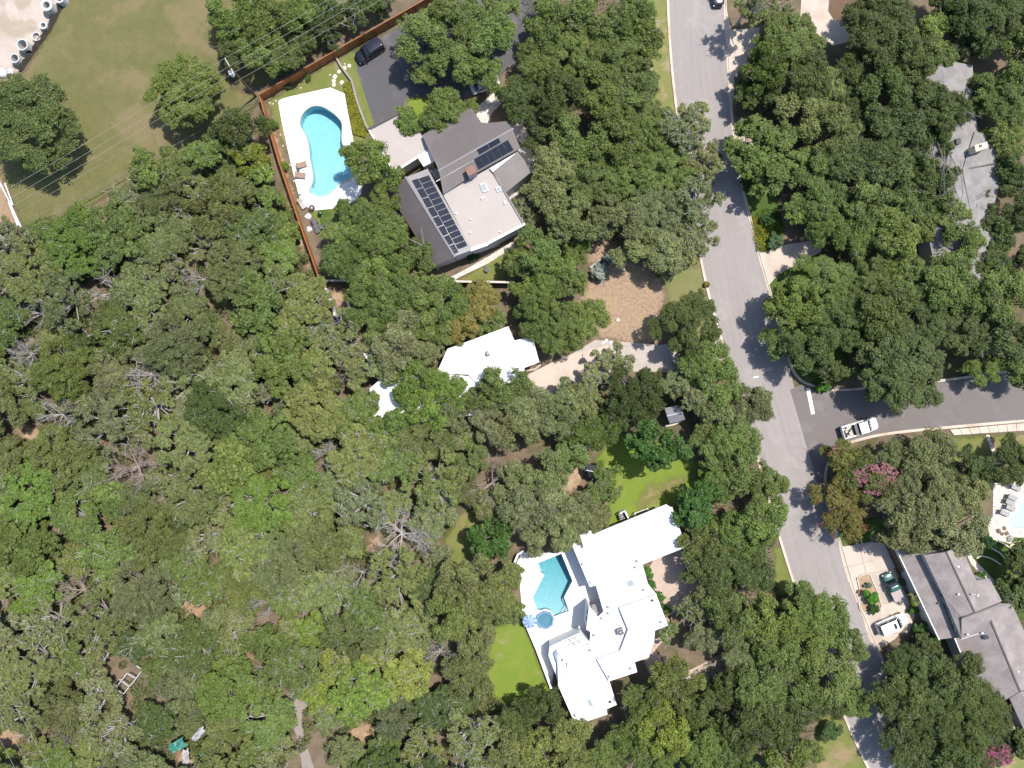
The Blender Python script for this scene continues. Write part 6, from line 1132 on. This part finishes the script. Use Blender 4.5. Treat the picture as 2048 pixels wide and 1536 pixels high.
# ---- shrubs
def shrub(px, r_, tint, label, kind='oak', hz=.8, group='shrubs', col=None, cat='shrub', name='shrub'):
    R = r_ * S; cm, tm, R0, Hc = PROTO[kind, 'S', int(px[0]) % 2]; k = R / R0; g = G(*px); root = thing(name, label, cat, g, group); cr = obj('foliage', cm, None, root); cr.location = (0, 0, R * hz * .55); cr.scale = (k, k, k * hz); cr.rotation_euler.z = px[1]; cr.color = (*(col or TINT[tint]), 1)
    MB().tube((g[0], g[1], -.05), (g[0], g[1], R * .6), .06, .04, 5).build('stem', bark_m, root)
SH = [((1196, 545), 20, 'blue grey agave like shrub at the top of the tan lot', (.2, .23, .19)), ((1218, 518), 14, 'small blue grey shrub beside the grey log edging', (.16, .19, .16)), ((1545, 485), 17, 'round grey green shrub at the foot of the yellow flower bed', (.07, .12, .05)), ((1533, 440), 16, 'dark round shrub inside the yellow flower bed', (.03, .07, .015)), ((1412, 569), 7, 'small yellow flowering shrub by the tan lot kerb', (.17, .14, .025)), ((1318, 548), 11, 'small yellow shrub under the big oak above the tan lot', (.16, .15, .02)),
      ((1293, 1145), 14, 'topmost green shrub along the white house east wall', (.06, .14, .015)), ((1300, 1170), 13, 'second green shrub along the white house east wall', (.05, .12, .015)), ((1314, 1190), 15, 'third green shrub along the white house east wall', (.05, .12, .015)), ((1328, 1215), 14, 'lowest green shrub along the white house east wall', (.045, .10, .015)),
      ((1735, 1186), 17, 'bright leafy shrub in the middle of the planter island', (.055, .17, .012)), ((1743, 1214), 12, 'dark round shrub at the foot of the planter island', (.035, .08, .012)), ((1731, 1168), 8, 'small blue green shrub at the top of the planter island', (.09, .14, .09)), ((1800, 1162), 9, 'small grey green shrub right of the green pickup', (.07, .10, .035)), ((1797, 1138), 9, 'small yellowish shrub by the brown board wall', (.13, .13, .03)),
      ((1822, 1216), 11, 'green shrub beside the palm at the shingled house', (.06, .14, .02)), ((1835, 1255), 18, 'green shrub against the shingled house gutter', (.045, .10, .02)), ((1855, 1275), 17, 'dark shrub at the shingled house corner', (.04, .09, .02)), ((1955, 1150), 11, 'green shrub between shingled roof and stone path', (.05, .12, .015)), ((1965, 1080), 17, 'dark clipped shrub below the flagstone deck', (.02, .06, .012)), ((2005, 1195), 22, 'leafy shrub at the end of the curved edging', (.05, .12, .015)),
      ((548, 250), 11, 'green shrub inside the rust fence, upper', (.06, .11, .015)), ((572, 335), 11, 'green shrub inside the rust fence, lower', (.10, .14, .015)), ((618, 158), 8, 'small palm like shrub near the top pool yard fence', (.06, .10, .02)), ((575, 172), 9, 'dark shrub in the pool yard fence shadow', (.04, .08, .015)),
      ((975, 538), 7, 'pale grey potted plant beside the flagstone walk', (.2, .21, .2)), ((945, 515), 11, 'dark shrub against the tan flat roof house wall', (.03, .07, .015)), ((1240, 1050), 8, 'dark small shrub north of the white house', (.03, .06, .015)), ((1640, 770), 16, 'bright green shrub by the stop line corner', (.07, .16, .015)), ((1655, 1455), 22, 'loose shrub on the lower street verge', (.06, .10, .03)), ((1490, 372), 14, 'shrub below the big broadleaf tree by the street', (.05, .09, .02))]
for px, r_, lb, c in SH: shrub(px, r_, None, lb, 'broad' if c[1] > .13 else 'oak', .9, col=c)
# hedge along the deck and yellow flower bed: uncountable low plants
def cover(name, px, n, col, h, label, m, sz=(.1, .22), seed=0, hues=.12, cat=None):
    poly = W2(px); A_ = np.array(poly); r = np.random.default_rng(seed); P_ = r.uniform(A_.min(0), A_.max(0), (n * 3, 2)); P_ = P_[inside(P_, poly)][:n]; k = len(P_)
    lump = .5 + .5 * np.sin(P_[:, 0] * 2.1 + seed) * np.sin(P_[:, 1] * 2.4 + 1); C = np.c_[P_, r.uniform(.03, 1, k) * h * (.4 + .8 * lump)]
    ln = r.uniform(*sz, k); me = leaves_mesh(name, C, r.normal(size=(k, 3)) * .6 + np.array([0, 0, 1.]), r.normal(size=(k, 3)), ln, ln * .6, np.clip(r.normal(.5, .12, k), .2, .85), np.clip(r.normal(.5, hues, k), 0, 1), m); o = obj(name, me, None); o.color = (*col, 1); return tag(o, label, cat, None, 'stuff')
cover('flower_bed', z5([(150, 1290), (240, 1260), (330, 1340), (330, 1440), (250, 1480), (185, 1480), (165, 1400)]), 2600, (.27, .21, .014), .55, 'yellow flower bed beside the main street', petal_m, (.1, .2), 1, .14)
cover('flower_bed', z5([(160, 1280), (230, 1230), (300, 1240), (345, 1330), (335, 1440), (250, 1490), (185, 1485)]), 5200, (.085, .14, .02), .5, 'lime green plants behind the yellow flowers', leaf_m, (.12, .26), 2)
cover('ground_cover', z2([(893, 560), (940, 545), (1000, 720), (1050, 860), (1040, 920), (960, 900), (925, 740)]), 7000, (.20, .20, .02), .45, 'yellowish ground cover right of the white pool deck', leaf_m, (.12, .26), 3, .2)
def scrub(px, n, col, label, seed, top=2.4):
    # shrubby mounds between the trunks
    poly = W2(px); A_ = np.array(poly); r = np.random.default_rng(seed); P_ = r.uniform(A_.min(0), A_.max(0), (n * 3, 2)); P_ = P_[inside(P_, poly)]
    for cu, cv, cr_ in CLEAR: g = np.array(G(cu, cv)[:2]); P_ = P_[np.linalg.norm(P_ - g, axis=1) > cr_ * S * .75]
    P_ = P_[:n]; n = len(P_); hz = r.uniform(.5, 1, n) * top; rad = r.uniform(.7, 1.4, n); per = 130; k = n * per; ci = np.repeat(np.arange(n), per); d = unit(r.normal(size=(k, 3))); d[:, 2] = np.abs(d[:, 2])
    C = np.c_[P_, np.zeros(n)][ci] + d * np.stack([rad, rad, hz], 1)[ci] * r.uniform(.5, 1, (k, 1)); ln = r.uniform(.16, .36, k); ct = r.uniform(.38, .6, n); ch = r.normal(.5, .12, n)
    me = leaves_mesh('undergrowth', C, d * .7 + r.normal(size=(k, 3)) * .5 + np.array([0, 0, .6]), r.normal(size=(k, 3)), ln, ln * .5, np.clip(ct[ci] + r.normal(0, .07, k), .15, .9), np.clip(ch[ci] + r.normal(0, .08, k), 0, 1)); o = obj('undergrowth', me, None); o.color = (*col, 1); return tag(o, label, None, None, 'stuff')
scrub(wood_px, 2200, (.100, .122, .038), 'low scrub under the trees of the left wood', 4)
cover('undergrowth', [(1040, 0), (1300, 0), (1290, 230), (1440, 300), (1400, 540), (1200, 470), (1090, 480), (1060, 330), (1080, 240)], 12000, (.06, .085, .025), .7, 'low scrub under the oaks left of the main street', leaf_m, (.15, .32), 5, .2)
cover('undergrowth', [(1470, 200), (1900, 250), (1880, 480), (1640, 470), (1480, 330)], 9000, (.06, .085, .025), .7, 'low scrub under the oaks right of the main street', leaf_m, (.15, .32), 6, .2)
cover('undergrowth', [(1400, 760), (1500, 900), (1535, 1040), (1550, 1150), (1640, 1400), (1600, 1560), (1200, 1560), (1300, 1400), (1450, 1300), (1420, 1000), (1340, 720)], 18000, (.055, .08, .022), .7, 'low scrub under the trees behind the white house', leaf_m, (.15, .32), 7, .2)
# palm by the shingled house
pg = G(1832, 1198, 2.6); pr = thing('palm_tree', 'yellow green fan palm beside the shingled house', 'palm', (pg[0], pg[1], 0)); MB().tube((pg[0], pg[1], -.1), (pg[0], pg[1], 2.4), .14, .11, 8).build('trunk', bark_m, pr); rr = random.Random(2)
for i in range(26):
    a = 6.28 * i / 26 + rr.uniform(-.1, .1); el = rr.uniform(-.3, 1.0); L_ = rr.uniform(.9, 1.35); mb = MB(); d = Vector((math.cos(a) * math.cos(el), math.sin(a) * math.cos(el), math.sin(el))); s = Vector((-math.sin(a), math.cos(a), 0)); p0 = Vector((pg[0], pg[1], 2.45))
    for k in range(-3, 4):
        dd = (d + s * (k * .13)).normalized(); p = p0 + d * L_ * .45; q = p0 + dd * L_ - Vector((0, 0, .12 * abs(k) + .15)); w_ = dd.cross(Vector((0, 0, 1))).normalized() * .035; mb.add([p, p.lerp(q, .5) + w_, q, p.lerp(q, .5) - w_], [(0, 1, 2, 3)])
    mb.tube(p0, p0 + d * L_ * .5, .015, n=3); o = mb.build('frond', leaf_plain if 'leaf_plain' in globals() else globals().setdefault('leaf_plain', mat('palm_leaf', (.16, .2, .03), (.11, .15, .02), 3, 9, .5)), pr)
